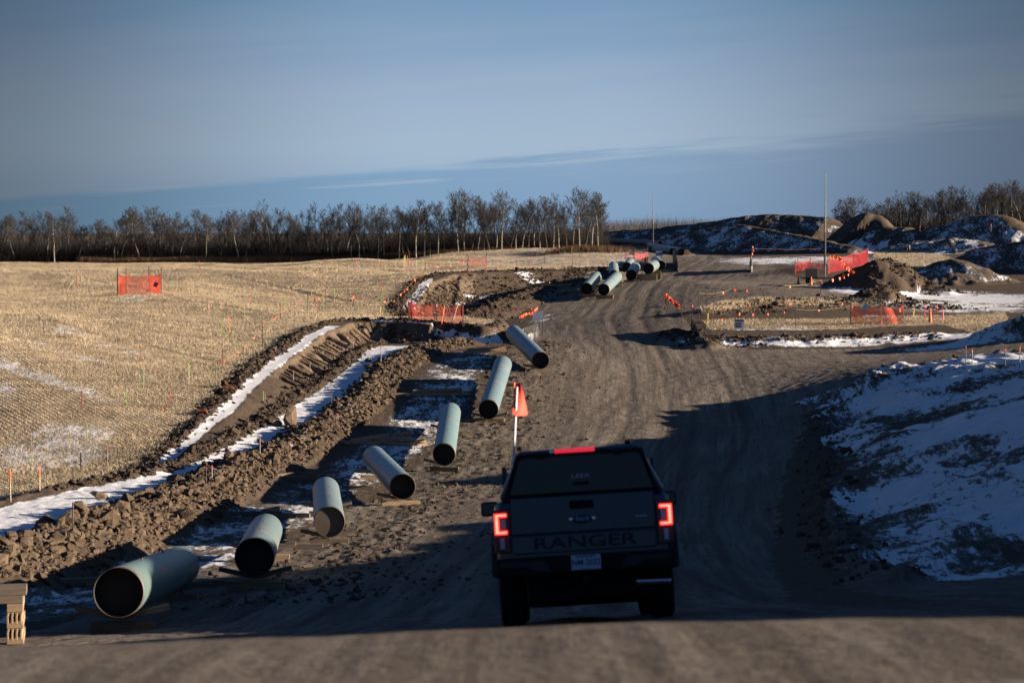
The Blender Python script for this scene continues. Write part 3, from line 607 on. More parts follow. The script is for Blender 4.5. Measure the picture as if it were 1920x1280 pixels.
# ------------------------------------------------------------------ clods
ICO = None
def ico():
    t = (1+5**.5)/2; v = np.array([(-1,t,0),(1,t,0),(-1,-t,0),(1,-t,0),(0,-1,t),(0,1,t),(0,-1,-t),(0,1,-t),(t,0,-1),(t,0,1),(-t,0,-1),(-t,0,1)], float); v /= np.linalg.norm(v[0])
    f = [(0,11,5),(0,5,1),(0,1,7),(0,7,10),(0,10,11),(1,5,9),(5,11,4),(11,10,2),(10,7,6),(7,1,8),(3,9,4),(3,4,2),(3,2,6),(3,6,8),(3,8,9),(4,9,5),(2,4,11),(6,2,10),(8,6,7),(9,8,1)]
    return v, np.array(f)
IV, IF = ico()
def rocks(name, x, y, s, m, sink=.25, flat=.75):
    n = len(x); z = zat(x, y)
    q = rng.normal(size=(n, 4)); q /= np.linalg.norm(q, axis=1)[:,None]; a, b, c, d = q.T
    Rm = np.stack([np.stack([1-2*(c*c+d*d), 2*(b*c-a*d), 2*(b*d+a*c)], -1), np.stack([2*(b*c+a*d), 1-2*(b*b+d*d), 2*(c*d-a*b)], -1), np.stack([2*(b*d-a*c), 2*(c*d+a*b), 1-2*(b*b+c*c)], -1)], 1)
    sc = np.stack([1+.5*rng.random(n), .75+.35*rng.random(n), .5+.4*rng.random(n)], 1)*s[:,None]
    P_ = IV[None]*(1+rng.normal(0, .17, (n, 12, 1)))*sc[:,None]; P_ = np.einsum('nij,nkj->nki', Rm, P_); P_[:,:,2] *= flat
    P_ = P_+np.stack([x, y, z+s*(.5-sink)], 1)[:,None]
    Fa = (IF[None]+(np.arange(n)*12)[:,None,None]).reshape(-1, 3)
    return npmesh(name, P_.reshape(-1, 3), Fa, m)
def along(pl, n, width, off=0, ymin=None, ymax=None):
    pl = np.array(pl)[:,:2]; seg = np.hypot(*np.diff(pl, axis=0).T); cum = np.concatenate([[0], np.cumsum(seg)]); t = rng.random(n)*cum[-1]
    x = np.interp(t, cum, pl[:,0]); y = np.interp(t, cum, pl[:,1]); i = np.clip(np.searchsorted(cum, t)-1, 0, len(seg)-1); d = np.diff(pl, axis=0)[i]/seg[i][:,None]
    o = rng.normal(0, width, n)+off; x = x+d[:,1]*o; y = y-d[:,0]*o
    k = np.ones(n, bool)
    if ymin is not None: k &= (y > ymin) & (y < ymax)
    return x[k], y[k]
x1, y1 = along(WR, 15000, 1.0, .05); kk = np.abs(x1-np.interp(y1, WR[:,1], WR[:,0])) < np.interp(y1, WR[:,1], WR[:,3])*.95+rng.normal(0,.15,len(x1)); x1, y1 = x1[kk], y1[kk]; s1 = .03+rng.gamma(1.4, .036, len(x1)); s1 = np.clip(s1, .03, .30)*np.interp(y1, [50,100,150], [1.15,.9,.8])
tag(link('soil_clods', rocks('soil_clods', x1, y1, s1, M['clod'])), kind='stuff')
x2, y2 = along(E[2:13], 3000, .26, .25); x3, y3 = along(E[14:21], 1400, .32, .25); x4, y4 = along(WR2, 2400, 1.1)
o3 = np.array(E[2:9]); 
toe = along([(p[0]+(float(s0f(p[1]))+float(cutw(np.array(p[1])))+.2)*.97, p[1]-.3) for p in E[3:9]]+[(-6,150)], 2400, .28)
x5, y5 = toe; x6, y6 = along([(p[0], p[1]) for p in ROAD[3:10]], 2200, 1.5, -6.0, 50, 150)
ex = [along([(-5,180),(-2,192),(2,206),(7,222),(10,240)], 2600, 2.0, -1.2), along([(-6.5,172),(-5,190),(-3,204),(3,216)], 1100, 1.2, 0)]+[along(AT(RIDGES[i][0]), 900, 1.8) for i in (9, 10, 11)]+[along(AT(RIDGES[i][0]), 500, .7) for i in (14, 15)]
xb, yb = along(BANK[:9], 420, .6)
xd = np.concatenate([x2, x3, x4, x5, xb]+[e[0] for e in ex]); yd = np.concatenate([y2, y3, y4, y5, yb]+[e[1] for e in ex]); sd_ = np.clip(.03+rng.gamma(1.5, .03, len(xd)), .03, .26)
tag(link('topsoil_lumps', rocks('topsoil_lumps', xd, yd, sd_, M['darkclod'])), kind='stuff')
s6 = np.clip(.02+rng.gamma(1.5, .018, len(x6)), .02, .14); tag(link('road_crumbs', rocks('road_crumbs', x6, y6, s6, M['crumb'])), kind='stuff')
ORD = ['first','second','third','fourth','fifth','sixth','seventh','eighth','ninth','tenth','eleventh','twelfth','thirteenth','fourteenth','fifteenth','sixteenth','seventeenth','eighteenth','nineteenth','twentieth']
def nth(i):
    if i < 20: return ORD[i]
    k = i+1; return f"{k}{'th' if 10 <= k % 100 <= 20 else {1:'st',2:'nd',3:'rd'}.get(k % 10,'th')}"
BIG = [(152,965,.5),(190,935,.38),(228,960,.42),(262,935,.4),(330,905,.4),(352,930,.38),(436,868,.38),(470,858,.42),(520,798,.34),(545,800,.62),(500,795,.36),(490,835,.4),(505,868,.5),(560,742,.38),(632,752,.3),(604,808,.3),(657,775,.28),(700,710,.3),(690,678,.3),(120,985,.4),(590,800,.28),(560,830,.3),(300,940,.36),(410,900,.34)]
BIG.sort()
for i, (px, py, s) in enumerate(BIG):
    h = hit(px, py); one = rocks('soil_clod', np.array([0.]), np.array([0.]), np.array([s*.75]), M['clod'])
    zz = float(zat(0., 0.)); 
    co = np.zeros(36, np.float32); one.vertices.foreach_get('co', co); co = co.reshape(-1, 3); co[:,2] -= zz
    if s > .6: co[:,2] *= 1.9; co[:,0] *= .62
    one.vertices.foreach_set('co', co.ravel()); one.update()
    o = link('soil_clod', one); o.location = h+Vector((0, 0, s*.12))
    lab = 'tall upright slab of brown clay standing on the clod windrow' if s > .6 else f'large angular brown clay clod on the windrow, {nth(i)} of the big ones from the left'
    tag(o, lab, 'clod', 'large clods on the windrow')

# ------------------------------------------------------------------ pipes
def pipe_mat(name, c, frost, bands):
    m = bpy.data.materials.new(name); m.use_nodes = True; nt = m.node_tree; N = nt.nodes; L = nt.links; b = N['Principled BSDF']
    b.inputs['Roughness'].default_value = .42; b.inputs['Specular IOR Level'].default_value = .4
    tc = N.new('ShaderNodeTexCoord'); sp = N.new('ShaderNodeSeparateXYZ'); L.new(tc.outputs['Object'], sp.inputs[0])
    def mth(op, a, b_=0):
        x = N.new('ShaderNodeMath'); x.operation = op
        for i, v in enumerate((a, b_)):
            if isinstance(v, (int, float)): x.inputs[i].default_value = v
            else: L.new(v, x.inputs[i])
        return x.outputs[0]
    def mr(v, a, b_, c_=0, d=1):
        x = N.new('ShaderNodeMapRange'); L.new(v, x.inputs[0])
        for i, q in enumerate((a, b_, c_, d)): x.inputs[i+1].default_value = q
        return x.outputs[0]
    def mix(f, a, b_):
        x = N.new('ShaderNodeMix'); x.data_type = 'RGBA'
        if isinstance(f, (int, float)): x.inputs[0].default_value = f
        else: L.new(f, x.inputs[0])
        for s_, v in ((6, a), (7, b_)):
            if isinstance(v, tuple): x.inputs[s_].default_value = (*v, 1)
            else: L.new(v, x.inputs[s_])
        return x.outputs[2]
    nz = N.new('ShaderNodeTexNoise'); nz.inputs['Scale'].default_value = 2.2; nz.inputs['Detail'].default_value = 6; L.new(tc.outputs['Object'], nz.inputs['Vector'])
    ang = mth('ARCTAN2', sp.outputs[0], sp.outputs[2])          # 0 on top, + to the right
    # spiral laps of the coating
    sprl = mth('FRACT', mth('ADD', mth('MULTIPLY', sp.outputs[1], 1.9), mth('MULTIPLY', ang, .16)))
    lap = mr(mth('ABSOLUTE', mth('SUBTRACT', sprl, .5)), 0, .09, 1, 0)
    col = mix(mr(nz.outputs[0], .3, .7), c, tuple(v*.78 for v in c)); col = mix(mth('MULTIPLY', lap, .35), col, tuple(v*.6 for v in c))
    # frost left on the side the sun has not reached
    fr = mth('MULTIPLY', mr(ang, -.22, -.15, 1, 0), mr(ang, -1.5, -.9, 0, 1)); fr = mth('MULTIPLY', fr, mr(nz.outputs[0], .25, .6, .65, 1)); fr = mth('MULTIPLY', fr, mr(lap, 0, 1, 1, .55))
    col = mix(mth('MULTIPLY', fr, frost), col, (.36,.38,.42))
    n4 = N.new('ShaderNodeTexNoise'); n4.inputs['Scale'].default_value = 1.3; n4.inputs['Detail'].default_value = 8; n4.inputs['Roughness'].default_value = .72; L.new(tc.outputs['Object'], n4.inputs['Vector'])
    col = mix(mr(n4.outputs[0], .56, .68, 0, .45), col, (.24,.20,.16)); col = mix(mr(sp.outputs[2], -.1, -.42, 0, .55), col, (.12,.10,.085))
    for (yb_, w_) in bands:
        bnd = mr(mth('ABSOLUTE', mth('SUBTRACT', sp.outputs[1], yb_)), w_*.7, w_, 1, 0); bnd = mth('MULTIPLY', bnd, mr(nz.outputs[0], .42, .56, .1, .8))
        col = mix(bnd, col, (.62,.22,.13))
    L.new(col, b.inputs['Base Color'])
    bp = N.new('ShaderNodeBump'); bp.inputs['Distance'].default_value = .006; L.new(lap, bp.inputs['Height']); L.new(bp.outputs[0], b.inputs['Normal'])
    return m
def pipe(near, far, r, label, m, plug=None, group='large pipes laid on skids', name='steel_pipe', parts=True):
    near = Vector(near); far = Vector(far); L = (far-near).length
    t = empty(name, near, label=label, cat='pipe', group=group); t.rotation_euler = (far-near).to_track_quat('Y', 'Z').to_euler()
    c = MB(); c.lathe([(r, .12), (r, L-.12)], 48, 'Y'); c.build('coating', m, t, True)
    a = MB(); a.lathe([(r-.016, 0), (r-.004, 0), (r-.003, .12), (r, .121)], 48, 'Y'); a.build('bare_end', M['steel'], t, True)
    b = MB(); b.lathe([(r, L-.121), (r-.003, L-.12), (r-.004, L), (r-.016, L)], 48, 'Y'); b.build('bare_end', M['steel'], t, True)
    i = MB(); i.lathe([(r-.017, 0), (r-.017, L)], 48, 'Y'); i.build('bore', M['bore'], t, True)
    p = MB(); d = plug or .35; p.lathe([(.001, d), (r*.6, d+.0), (r-.02, d), (r-.02, d+.08)], 40, 'Y'); p.build('end_plug', M['plug'] if plug else M['blackplug'], t)
    q = MB(); q.lathe([(.001, L-.3), (r-.02, L-.3)], 40, 'Y'); q.build('end_plug', M['blackplug'], t)  # unseen disc added to stop light coming through the far end
    if parts:
        for yy in (L*.28, L*.62):
            k = MB(); k.tube((.06, yy, r-.01), (.06, yy, r+.04), .022, .018, 8); k.build('pipe_stud', M['steel'], t)
    return t
def timber(c, L, w, h, rz, pitch=0, label='', group='skid timbers under the pipes', m='wood', name='skid_timber', roll=0):
    b = MB(); b.box((0,0,0), (L, w, h)); o = b.build(name, M[m], None, bevel=.006, seg=1); o.location = c; o.rotation_euler = (roll, -pitch, rz)
    return tag(o, label, 'timber', group)
PLAB = ['nearest large green coated pipe at bottom left, orange chalk mark on its flank','second nearest large green pipe, two faint orange bands round it, half in shade','third pipe from the front, its recessed brown end plug half sunlit','fourth pipe from the front, lying askew with its far end to the left',
 'fifth pipe from the front, pale teal, straight beside the dusting of snow','sixth pipe from the front, left of the truck flag, leaning to the right','seventh pipe from the front, shiny and bluish, lying askew beside the black silt fence']
teal = (.165,.255,.245); teal2 = (.20,.29,.30)
PROP = [dict(c=(.12,.185,.175), f=.35, b=[]), dict(c=(.13,.185,.185), f=.8, b=[(3.0,.09),(5.2,.08)]), dict(c=(.145,.20,.205), f=.85, b=[(5.0,.12)]), dict(c=(.13,.20,.22), f=.8, b=[]), dict(c=(.145,.225,.24), f=.35, b=[(7.2,.07)]), dict(c=(.145,.215,.24), f=.4, b=[(5.0,.06),(9.5,.06)]), dict(c=(.145,.20,.245), f=.5, b=[(1.2,.06),(6.0,.05)])]
def solve_far(n, qx, qy, L):
    D = n[1]+3
    while (Vector(at(qx, qy, D))-n).length < L and D < 900: D += .05
    return Vector(at(qx, qy, D))
RP_ = .457
wher = ['nearest pipe','second pipe','third pipe','fourth pipe','fifth pipe','sixth pipe','seventh pipe']
for i, (px, py, D, qx, qy) in enumerate(PIPES):
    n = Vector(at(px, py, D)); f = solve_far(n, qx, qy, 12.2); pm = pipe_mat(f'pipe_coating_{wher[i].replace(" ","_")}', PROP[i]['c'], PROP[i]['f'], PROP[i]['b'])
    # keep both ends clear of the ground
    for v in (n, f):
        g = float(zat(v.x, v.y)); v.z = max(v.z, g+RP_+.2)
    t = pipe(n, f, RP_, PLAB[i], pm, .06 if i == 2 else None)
    if i == 0:
        for (a0, y0_, dx_, dy_) in [(.95,4.6,.10,.32),(.80,4.9,.16,.20),(.98,5.25,.20,.12),(1.02,3.5,.05,.34)]:
            vs = []
            for u in (0, 1):
                for v in (0, 1): aa = a0+u*dx_*2; vs.append((math.sin(aa)*(RP_+.003), y0_+v*dy_, math.cos(aa)*(RP_+.003)))
            MB().add(vs, [(0,1,3,2)]).build('chalk_mark', M['orange'], t)
    ax = (f-n).normalized(); az = math.atan2(ax.x, ax.y)
    for e, (along_, desc) in enumerate(((.7, 'near'), (10.4, 'far'))):
        c = n+ax*along_; bz = c.z-RP_; g = float(zat(c.x, c.y)); hgt = max(bz-g, .16); side = Vector((math.cos(-az), math.sin(-az), 0))
        lo_h = hgt*.45+.04
        timber(Vector((c.x, c.y, g+lo_h/2-.02)), 1.15+.2*(i % 2), .2, lo_h+.04, -az+random.uniform(-.08,.08), 0, f'lower skid timber lying crosswise under the {desc} end of the {wher[i]}', m='wood' if i % 2 else 'oldwood')
        for sg, sd_w in ((-1, 'left'), (1, 'right')):
            th = R(13); cc = Vector((c.x, c.y, bz+.02))+side*sg*.40+Vector((0, 0, .035))+Vector((ax.x, ax.y, 0))*(.04*sg+random.uniform(-.02,.02))
            timber(cc, .9, .14, .10, -az, th*sg, f'{sd_w} wedge timber cradling the {desc} end of the {wher[i]}', m='oldwood')
# the far cluster
FL = ['far pipe with a dark open end, leftmost of the far cluster','far pipe with a blue strap round its middle','far pipe hidden behind the strapped one, only its top showing','far pipe in the middle of the cluster by the road','far pipe turned to the right with a round black mouth','rearmost dark-mouthed pipe of the far cluster, at the silt fence','short view of a far pipe behind the middle of the cluster']
FS = ['leftmost','blue strapped','mostly hidden','middle','right-turned','rearmost','shortest showing']
fm = pipe_mat('pipe_coating_far', (.19,.25,.235), .6, [])
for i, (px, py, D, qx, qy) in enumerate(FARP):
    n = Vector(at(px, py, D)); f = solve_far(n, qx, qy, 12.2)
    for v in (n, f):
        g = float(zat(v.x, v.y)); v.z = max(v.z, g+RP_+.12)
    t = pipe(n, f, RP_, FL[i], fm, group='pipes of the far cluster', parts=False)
    if i == 1:
        b = MB(); b.lathe([(RP_+.004, 5.6), (RP_+.02, 5.62), (RP_+.02, 5.95), (RP_+.004, 5.97)], 40, 'Y'); b.build('strap', M['blue'], t, True)
    ax = (f-n).normalized(); az = math.atan2(ax.x, ax.y)
    for along_, desc in ((.7, 'near'), (9.5, 'far')):
        c = n+ax*along_; g = float(zat(c.x, c.y)); hh = max(c.z-RP_-g, .12)
        timber(Vector((c.x, c.y, g+hh/2)), 1.35, .2, hh, -az, 0, f'skid under the {desc} end of the {FS[i]} far pipe', 'skid timbers of the far cluster')
# strung sections in the distance
sm = pipe_mat('pipe_coating_string', (.11,.16,.19), .1, [])
for (a, b_, lab) in [((1126,451,374),(1238,457,352),'long dark pipe section lying across at the far tree corner'),((1278,474,300),(1218,460,346),'long dark pipe section running toward the road bend, end facing the camera'),((1262,475,305),(1228,477,318),'short grey-blue pipe half hidden behind a small white sign far away')]:
    n = Vector(at(*a)); f = Vector(at(*b_))
    for v in (n, f): v.z = max(v.z, float(zat(v.x, v.y))+RP_+.1)
    pipe(n, f, RP_, lab, sm, group='strung pipe sections far away', parts=False)
for (px, py, D, lab) in [(1146,447,396,'small round pale timber end left, under the long far pipe'),(1237,454,380,'round pale log end at the right tip of the long far pipe'),(1288,473,300,'round pale log end right of the far pipe mouth')]:
    c = Vector(at(px, py, D)); b = MB(); b.tube((0, 0, 0), (0, 1.6, 0), .36, .36, 14); o = b.build('log', M['wood']); o.location = c; tag(o, lab, 'log', 'logs by the far pipes')

# ------------------------------------------------------------------ loose lumber
def pile(px, py, specs, where, m='wood'):
    h = hit(px, py)
    for k, (dx, dy, dz, L, rz, pt) in enumerate(specs):
        x, y = h.x+dx, h.y+dy; z = float(zat(x, y))+.07+dz
        timber(Vector((x, y, z)), L, .16, .14, R(rz), R(pt), f'loose timber {where}, {nth(k)} in its pile', 'loose timbers on the snow-dusted ground', m, 'timber')
pile(703, 832, [(-.5,-.2,0,2.4,6,0),(.7,-.1,0,2.3,-8,0),(.1,.6,.0,1.9,18,0),(.5,.2,.15,2.2,-10,3),(-.2,.1,.16,1.8,28,6),(1.4,.3,0,1.8,35,0),(.9,.5,.3,1.6,-24,8),(.0,-.6,0,.8,60,0),(1.7,.0,0,1.1,20,0)], 'midway along the windrow')
pile(812, 742, [(-.6,0,0,2.6,3,0),(.6,.2,0,2.4,-3,0),(.3,.5,0,2.2,6,0),(.2,.3,.15,2.4,8,2),(-1.2,-.3,0,.5,80,0)], 'left of the sixth pipe')
pile(905, 662, [(0,0,0,2.2,2,0),(.3,.5,0,2.0,-6,0),(.2,.2,.15,2.2,9,2),(1.2,.3,0,1.6,5,0)], 'left of the seventh pipe')
pile(578, 906, [(-.2,0,0,2.0,5,0),(.1,.25,.0,2.0,2,0),(0,.1,.15,1.9,4,0),(.2,.3,.3,2.2,-22,4),(-.9,.2,0,.9,40,0)], 'behind the third pipe', 'oldwood')
pile(455, 966, [(0,0,0,2.6,1,0),(.9,.3,.12,1.1,70,0),(1.5,-.1,0,1.5,-6,0)], 'behind the second pipe', 'oldwood')
pile(400, 1100, [(-.6,.3,0,2.2,10,0),(.5,.2,0,1.6,4,0)], 'right of the nearest pipe', 'oldwood')
pile(120, 1098, [(.0,.3,0,2.6,18,0),(.9,.6,0,1.5,-6,0),(1.3,-.3,.0,1.4,5,0)], 'between the timber crib and the nearest pipe', 'oldwood')
pile(560, 1028, [(0,0,0,1.4,3,0)], 'beside the third pipe', 'oldwood')
pile(880, 772+20, [(.1,.3,0,1.4,0,0)], 'at the foot of the sixth pipe', 'oldwood')
pile(1058, 546, [(0,0,0,3.4,4,0),(-1.5,1,0,3,-6,0),(1.2,2.5,.1,2.4,14,0),(-.5,3,.0,2.6,-24,4),(-2.0,3.5,.2,1.8,-14,6)], 'in the shade left of the far cluster')
pile(750, 920, [(-1.6,.5,0,1.2,2,0)], 'left of the fourth pipe', 'oldwood')
# crib of timbers at the left edge
def crib():
    b = at(29, 1206, 40); g = Vector((b[0], b[1], b[2])); a = R(10); U = Vector((math.cos(a), math.sin(a), 0)); Vv = Vector((-math.sin(a), math.cos(a), 0)); k = 0
    z = g.z; hs = .135
    for lv in range(5):
        if lv % 2 == 0:     # long timbers seen from their flat right end
            for j in range(1):
                t = timber(g+U*(.0)+Vv*.45+Vector((0,0,(lv+.5)*hs)), .26+.02*random.random(), 1.1, hs-.004, a, 0, f'broad cross timber of the crib at the left edge, layer {ORD[lv]} from the ground', 'timbers of the crib at the left edge'); k += 1
        else:
            for j in range(4):
                timber(g+U*(-.62+.0)+U*.0+Vv*(.04)+U*(0)+Vector((0,0,(lv+.5)*hs))+Vv*(0)+U*(-.0)+Vector((0,0,0))+U*(.62-.11+.072*j)*1.0, .035, 1.1, hs-.004, a, 0, f'upright-set plank of the crib layer {ORD[lv]}, {ORD[j]} from its left', 'timbers of the crib at the left edge')
    for j in range(2):
        timber(g+U*(-.62+.0*j)+Vv*.2+Vector((0,0,(5.5+j)*hs)), 1.5+.12*j, .5, hs-.004, a, 0, ['dark long timber lying on the crib at the left edge','topmost long timber lying on the crib at the left edge'][j], 'timbers of the crib at the left edge', 'oldwood')
    for j in range(5):
        timber(g+U*(-.95)+Vv*.3+Vector((0,0,(j+.5)*hs)), 1.3, .7, hs-.006, a, 0, f'dark timber behind the crib face, layer {ORD[j]} from the ground', 'timbers of the crib at the left edge', 'oldwood')
    return g
CR = crib()

# ------------------------------------------------------------------ stakes
ST = []
def S_(kind, lst):
    for a in lst: ST.append((kind, *a))
S_('red', [(145,517,546),(374,488,511),(471.7,547,571),(390,563,592),(547.7,540,560),(606,517,536),(525.7,570,595),(598.7,558,583),(668,488,508),(716,525,546),(663,554,574),(714,487,505),(264,647,677),(416.6,654,684),(154,732,770),(319,733,763),(151.6,848,885),
 (764,479,499),(767,489,504),(810.7,486,499),(860,496,507),(881,500,512),(911.7,499,511),(924,490,498),(938,492,503),(968.7,486,499),(992.5,488,498),(1036.4,462,472),(1040,463,472),(1090.5,460,472),(1096.4,458,472)])
S_('green', [(480,555,581),(415.7,593,622),(457.7,569,595),(534,552,577),(574,553,575),(606.7,555,575),(627,541,566),(742,485,500),(340,655,680),(269,700,730),(237.5,733,762),(164,792,825),(59.5,855,888),(718,538,566),(494,734,751)])
S_('greenlath', [(354,681,722),(404.7,684,722),(706,562,580),(757,481,500),(780.6,488,511),(792.5,486,507),(985.5,490,498),(1058.8,470,483)])
S_('yellow', [(431,591,624),(713.5,575,590),(759,478,502),(1327,587,611),(1713,577,596),(1701,459,472),(1705.7,459,472)])
S_('post', [(492.7,593,650),(576.3,545,591),(610.7,545,582),(652,541,578),(747,545,582),(797.6,490,512),(877,478,511),(1021.6,477,495),(1073.7,475,502),(741,524,545),(1086,462,483),(1310.6,546,577),(1373,538,562),(1383,567,602),(1470,565,602),(1492,577,617),(1539,520,551)])
S_('orangetip', [(362.5,728,763),(412.5,675,728),(201.6,835,882),(456,650,685),(136,941,1003),(386.5,870,907),(397.5,872,906),(715,612,626),(714,647,681),(622,728,762),(487.5,822,857),(662,640,654),(612.5,663,677),(580.7,677,695),(550,695,714),(497,733,754),(629,771,809),(824,479,497),(836,492,500),(857,492,501),(1072,462,476),(1811,648,682),(1823,655,682),(1885,652,692),(1912,650,690),(1858,420,441)])
S_('orange', [(20,878,940),(74.5,872,919),(305,764,782)])
S_('pink', [(1734,570,592),(1757,570,590),(1769,580,602),(1631,452,464),(1646,452,464),(1660,575,598)])
KN = dict(red='dark red lath stake', green='thin green pin flag stake', greenlath='green-tipped pale lath stake', yellow='yellow marker stake', post='slim dark steel fence post', orangetip='orange-tipped grey stake', orange='half orange lath stake', pink='pink lath stake')
cnt = {}
ST.sort(key=lambda a: a[1])
HEADS = {}
for kind, px, pt, pb in ST:
    h = hit(px, pb); 
    top = at(px, pt, h.y); H_ = max(top[2]-h.z, .45); H_ = min(H_, 2.6)
    zone = 'left of the road' if px < 1000 else ('in the middle' if px < 1300 else 'right of the road')
    k = (kind, zone); i = cnt.get(k, 0); cnt[k] = i+1
    t = empty('fence_post' if kind == 'post' else 'survey_stake', h, label=f'{KN[kind]} {zone}, {nth(i)} such from the left', cat='fence post' if kind == 'post' else 'stake', group=KN[kind]+'s '+zone)
    wd = .024+.00010*h.y; ln = Vector((random.gauss(0, .02), random.gauss(0, .02), 1))*H_
    if kind == 'post': MB().tube((0,0,-.05), ln, wd*.55, wd*.5, 6).build('shaft', M['post'], t)
    elif kind == 'green': MB().tube((0,0,-.05), ln, wd*.4, wd*.4, 5).build('shaft', M['green'], t)
    else:
        lo = {'red':'red','greenlath':'lath','yellow':'yellow','orangetip':'grey','orange':'lath','pink':'pink'}[kind]; hi = {'red':'red','greenlath':'green','yellow':'yellow','orangetip':'red' if px < 760 else 'orange','orange':'orange','pink':'pink'}[kind]
        fr = {'greenlath':.35,'orangetip':.2,'orange':.45}.get(kind, .5); mid_ = ln*(1-fr); b = MB(); b.tube((0,0,-.05), mid_, wd*.62, wd*.62, 4); b.build('shaft', M[lo], t)
        b = MB(); b.tube(mid_, ln, wd*.70, wd*.70, 4); b.build('painted_tip', M['orange'] if (kind == 'yellow' and px < 500) else M[hi], t)
for (px, py) in ((377,776), (428,733)):
    h = hit(px, py); b = MB(); b.box((0,0,.05), (.62,.05,.03)); o = b.build('survey_stake', M['orange']); o.location = h+Vector((0,0,.12)); o.rotation_euler = (0, .15, R(-25)); tag(o, 'orange lath fallen flat on the topsoil edge, '+('lower one' if py > 760 else 'upper one'), 'stake', 'fallen orange laths')

# ------------------------------------------------------------------ ropes and flagging
def rope(pts, m, r, label, sag=.12, flags=0, fm='tape', fsz=.16, name='flagged_rope', cat='rope'):
    P3 = [Vector(p) for p in pts]; o0 = P3[0].copy(); t = empty(name, o0, label=label, cat=cat); line = []
    for a, b in zip(P3[:-1], P3[1:]):
        for k in range(8): u = k/8; line.append(a.lerp(b, u)-Vector((0, 0, sag*4*u*(1-u)))-o0)
    line.append(P3[-1]-o0); MB().path(line, r, 4).build('line', M[m], t)
    for k in range(flags):
        i = int((k+.5)/flags*(len(line)-1)); p = line[i].lerp(line[i+1], random.random()); b = MB(); s = fsz*(.6+.7*random.random())
        q = Matrix.Rotation(random.uniform(-1.3, 1.3), 3, 'Z'); vs = []
        for (u, v) in ((-.35,0),(.35,.02),(.45,-.5),(.15,-1),(-.25,-.85)): vs.append(p+q @ Vector((u*s, random.uniform(-.2,.2)*s, v*s)))
        vs += [v+Vector((.004, .012, 0)) for v in vs]
        b.add(vs, [(0,1,2,3,4),(9,8,7,6,5),(0,5,6,1),(1,6,7,2),(2,7,8,3),(3,8,9,4),(4,9,5,0)]); b.build('flag', M[fm], t)
    return t
def up(px, pt, pb, f=.95):
    h = hit(px, pb); tp = at(px, pt, h.y); return Vector((h.x, h.y, h.z+(tp[2]-h.z)*f))
rope([up(412.5,677,728), up(456,650,685), up(492.7,607,650), up(525,585,620), up(576.3,552,591)], 'orope', .004, 'orange rope with small flags strung between posts above the near cut', .1, 12, fsz=.09)
rope([up(576.3,550,591), up(610.7,547,582)], 'orope', .004, 'short drooping garland of orange flags between two dark posts', .35, 6, fsz=.15)
rope([up(652,550,578), up(700,557,585), up(747,562,582)], 'orope', .004, 'faint orange rope across the stubble before the far pit', .1, 5, fsz=.17)
rope([up(747,552,582), up(770,531,560), up(797.6,497,512)], 'orope', .008, 'orange rope climbing along the edge of the far pit', .1, 7, fsz=.16)
rope([up(797.6,493,512), up(836,497,505), up(877,482,511)], 'orope', .008, 'orange rope drooping to the small net pen', .2, 6, fsz=.18)
rope([up(1310.6,548,577), up(1373,540,562), up(1470,534,560), up(1539,523,551), at(1600,509,183)], 'rope', .011, 'long yellow rope with orange flags rising along the upper pad', .18, 14, fsz=.2)
rope([up(1297,600,606), up(1383,585,602), up(1492,578,617), at(1595,572,157), at(1713,577,158)], 'rope', .010, 'lower yellow rope with orange flags in front of the straw berm', .15, 14, fsz=.18)
rope([up(1383,568,602), up(1470,565,602), at(1595,566,160)], 'rope', .008, 'upper thin yellow rope in front of the straw berm', .1, 5, fsz=.16)
def garland(pts, n, label, sz=.28, m='tape'):
    P3 = [Vector(p) for p in pts]; t = empty('flag_garland', P3[0], label=label, cat='flagging tape'); MB().path([p-P3[0] for p in P3], .004, 4).build('line', M['orope'], t)
    for k in range(n):
        u = (k+random.random())/n*(len(P3)-1); i = min(int(u), len(P3)-2); p = P3[i].lerp(P3[i+1], u-i)-P3[0]; s = sz*(.5+random.random()*.8); q = Matrix.Rotation(random.uniform(-3, 3), 3, 'Z') @ Matrix.Rotation(random.uniform(-.8,.8), 3, 'Y')
        b = MB(); vs = [p+q @ Vector(v)*s for v in ((-.2,0,.1),(.22,.03,.12),(.3,.1,-.3),(.05,-.08,-.75),(-.22,.06,-.5))]; vs += [v+Vector((.006,.014,0)) for v in vs]
        b.add(vs, [(0,1,2,3,4),(9,8,7,6,5),(0,5,6,1),(1,6,7,2),(2,7,8,3),(3,8,9,4),(4,9,5,0)]); b.build('flag', M[m], t)
D1 = hit(1250, 592).y
for px, lab in ((1249,'left post of the pair holding the orange flags at the road fork'), (1252.8,'right post of the pair holding the orange flags at the road fork'), (1278,'post at the low end of the orange flags at the road fork'), (1297,'post with orange flags above the black fabric at the fork'), (1310,'short post at the corner of the straw island')):
    pb = {1249:592,1252.8:592,1278:606,1297:592,1310:602}[px]; pt = {1249:546,1252.8:549,1278:572,1297:569,1310:585}[px]; h = hit(px, pb); tp = at(px, pt, h.y)
    o = MB().tube((0,0,-.05), (0,0,tp[2]-h.z), .025, .022, 6).build('fence_post', M['post']); o.location = h; tag(o, lab, 'fence post', 'posts at the road fork')
garland([at(1246,556,D1), at(1250,552,D1), at(1262,564,D1), at(1278,576,D1-1)], 34, 'dense bright orange flagging drooping between posts at the road fork', .3)
garland([at(1297,572,D1), at(1301,582,D1), at(1309,592,D1-2)], 14, 'orange flagging hanging above the black fabric at the fork', .28)
garland([at(1247,560,D1), at(1248,570,D1), at(1247,575,D1)], 5, 'loose orange tape tail hanging on the fork post', .2)
D2 = hit(1590, 515, 170).y; D2 = 186
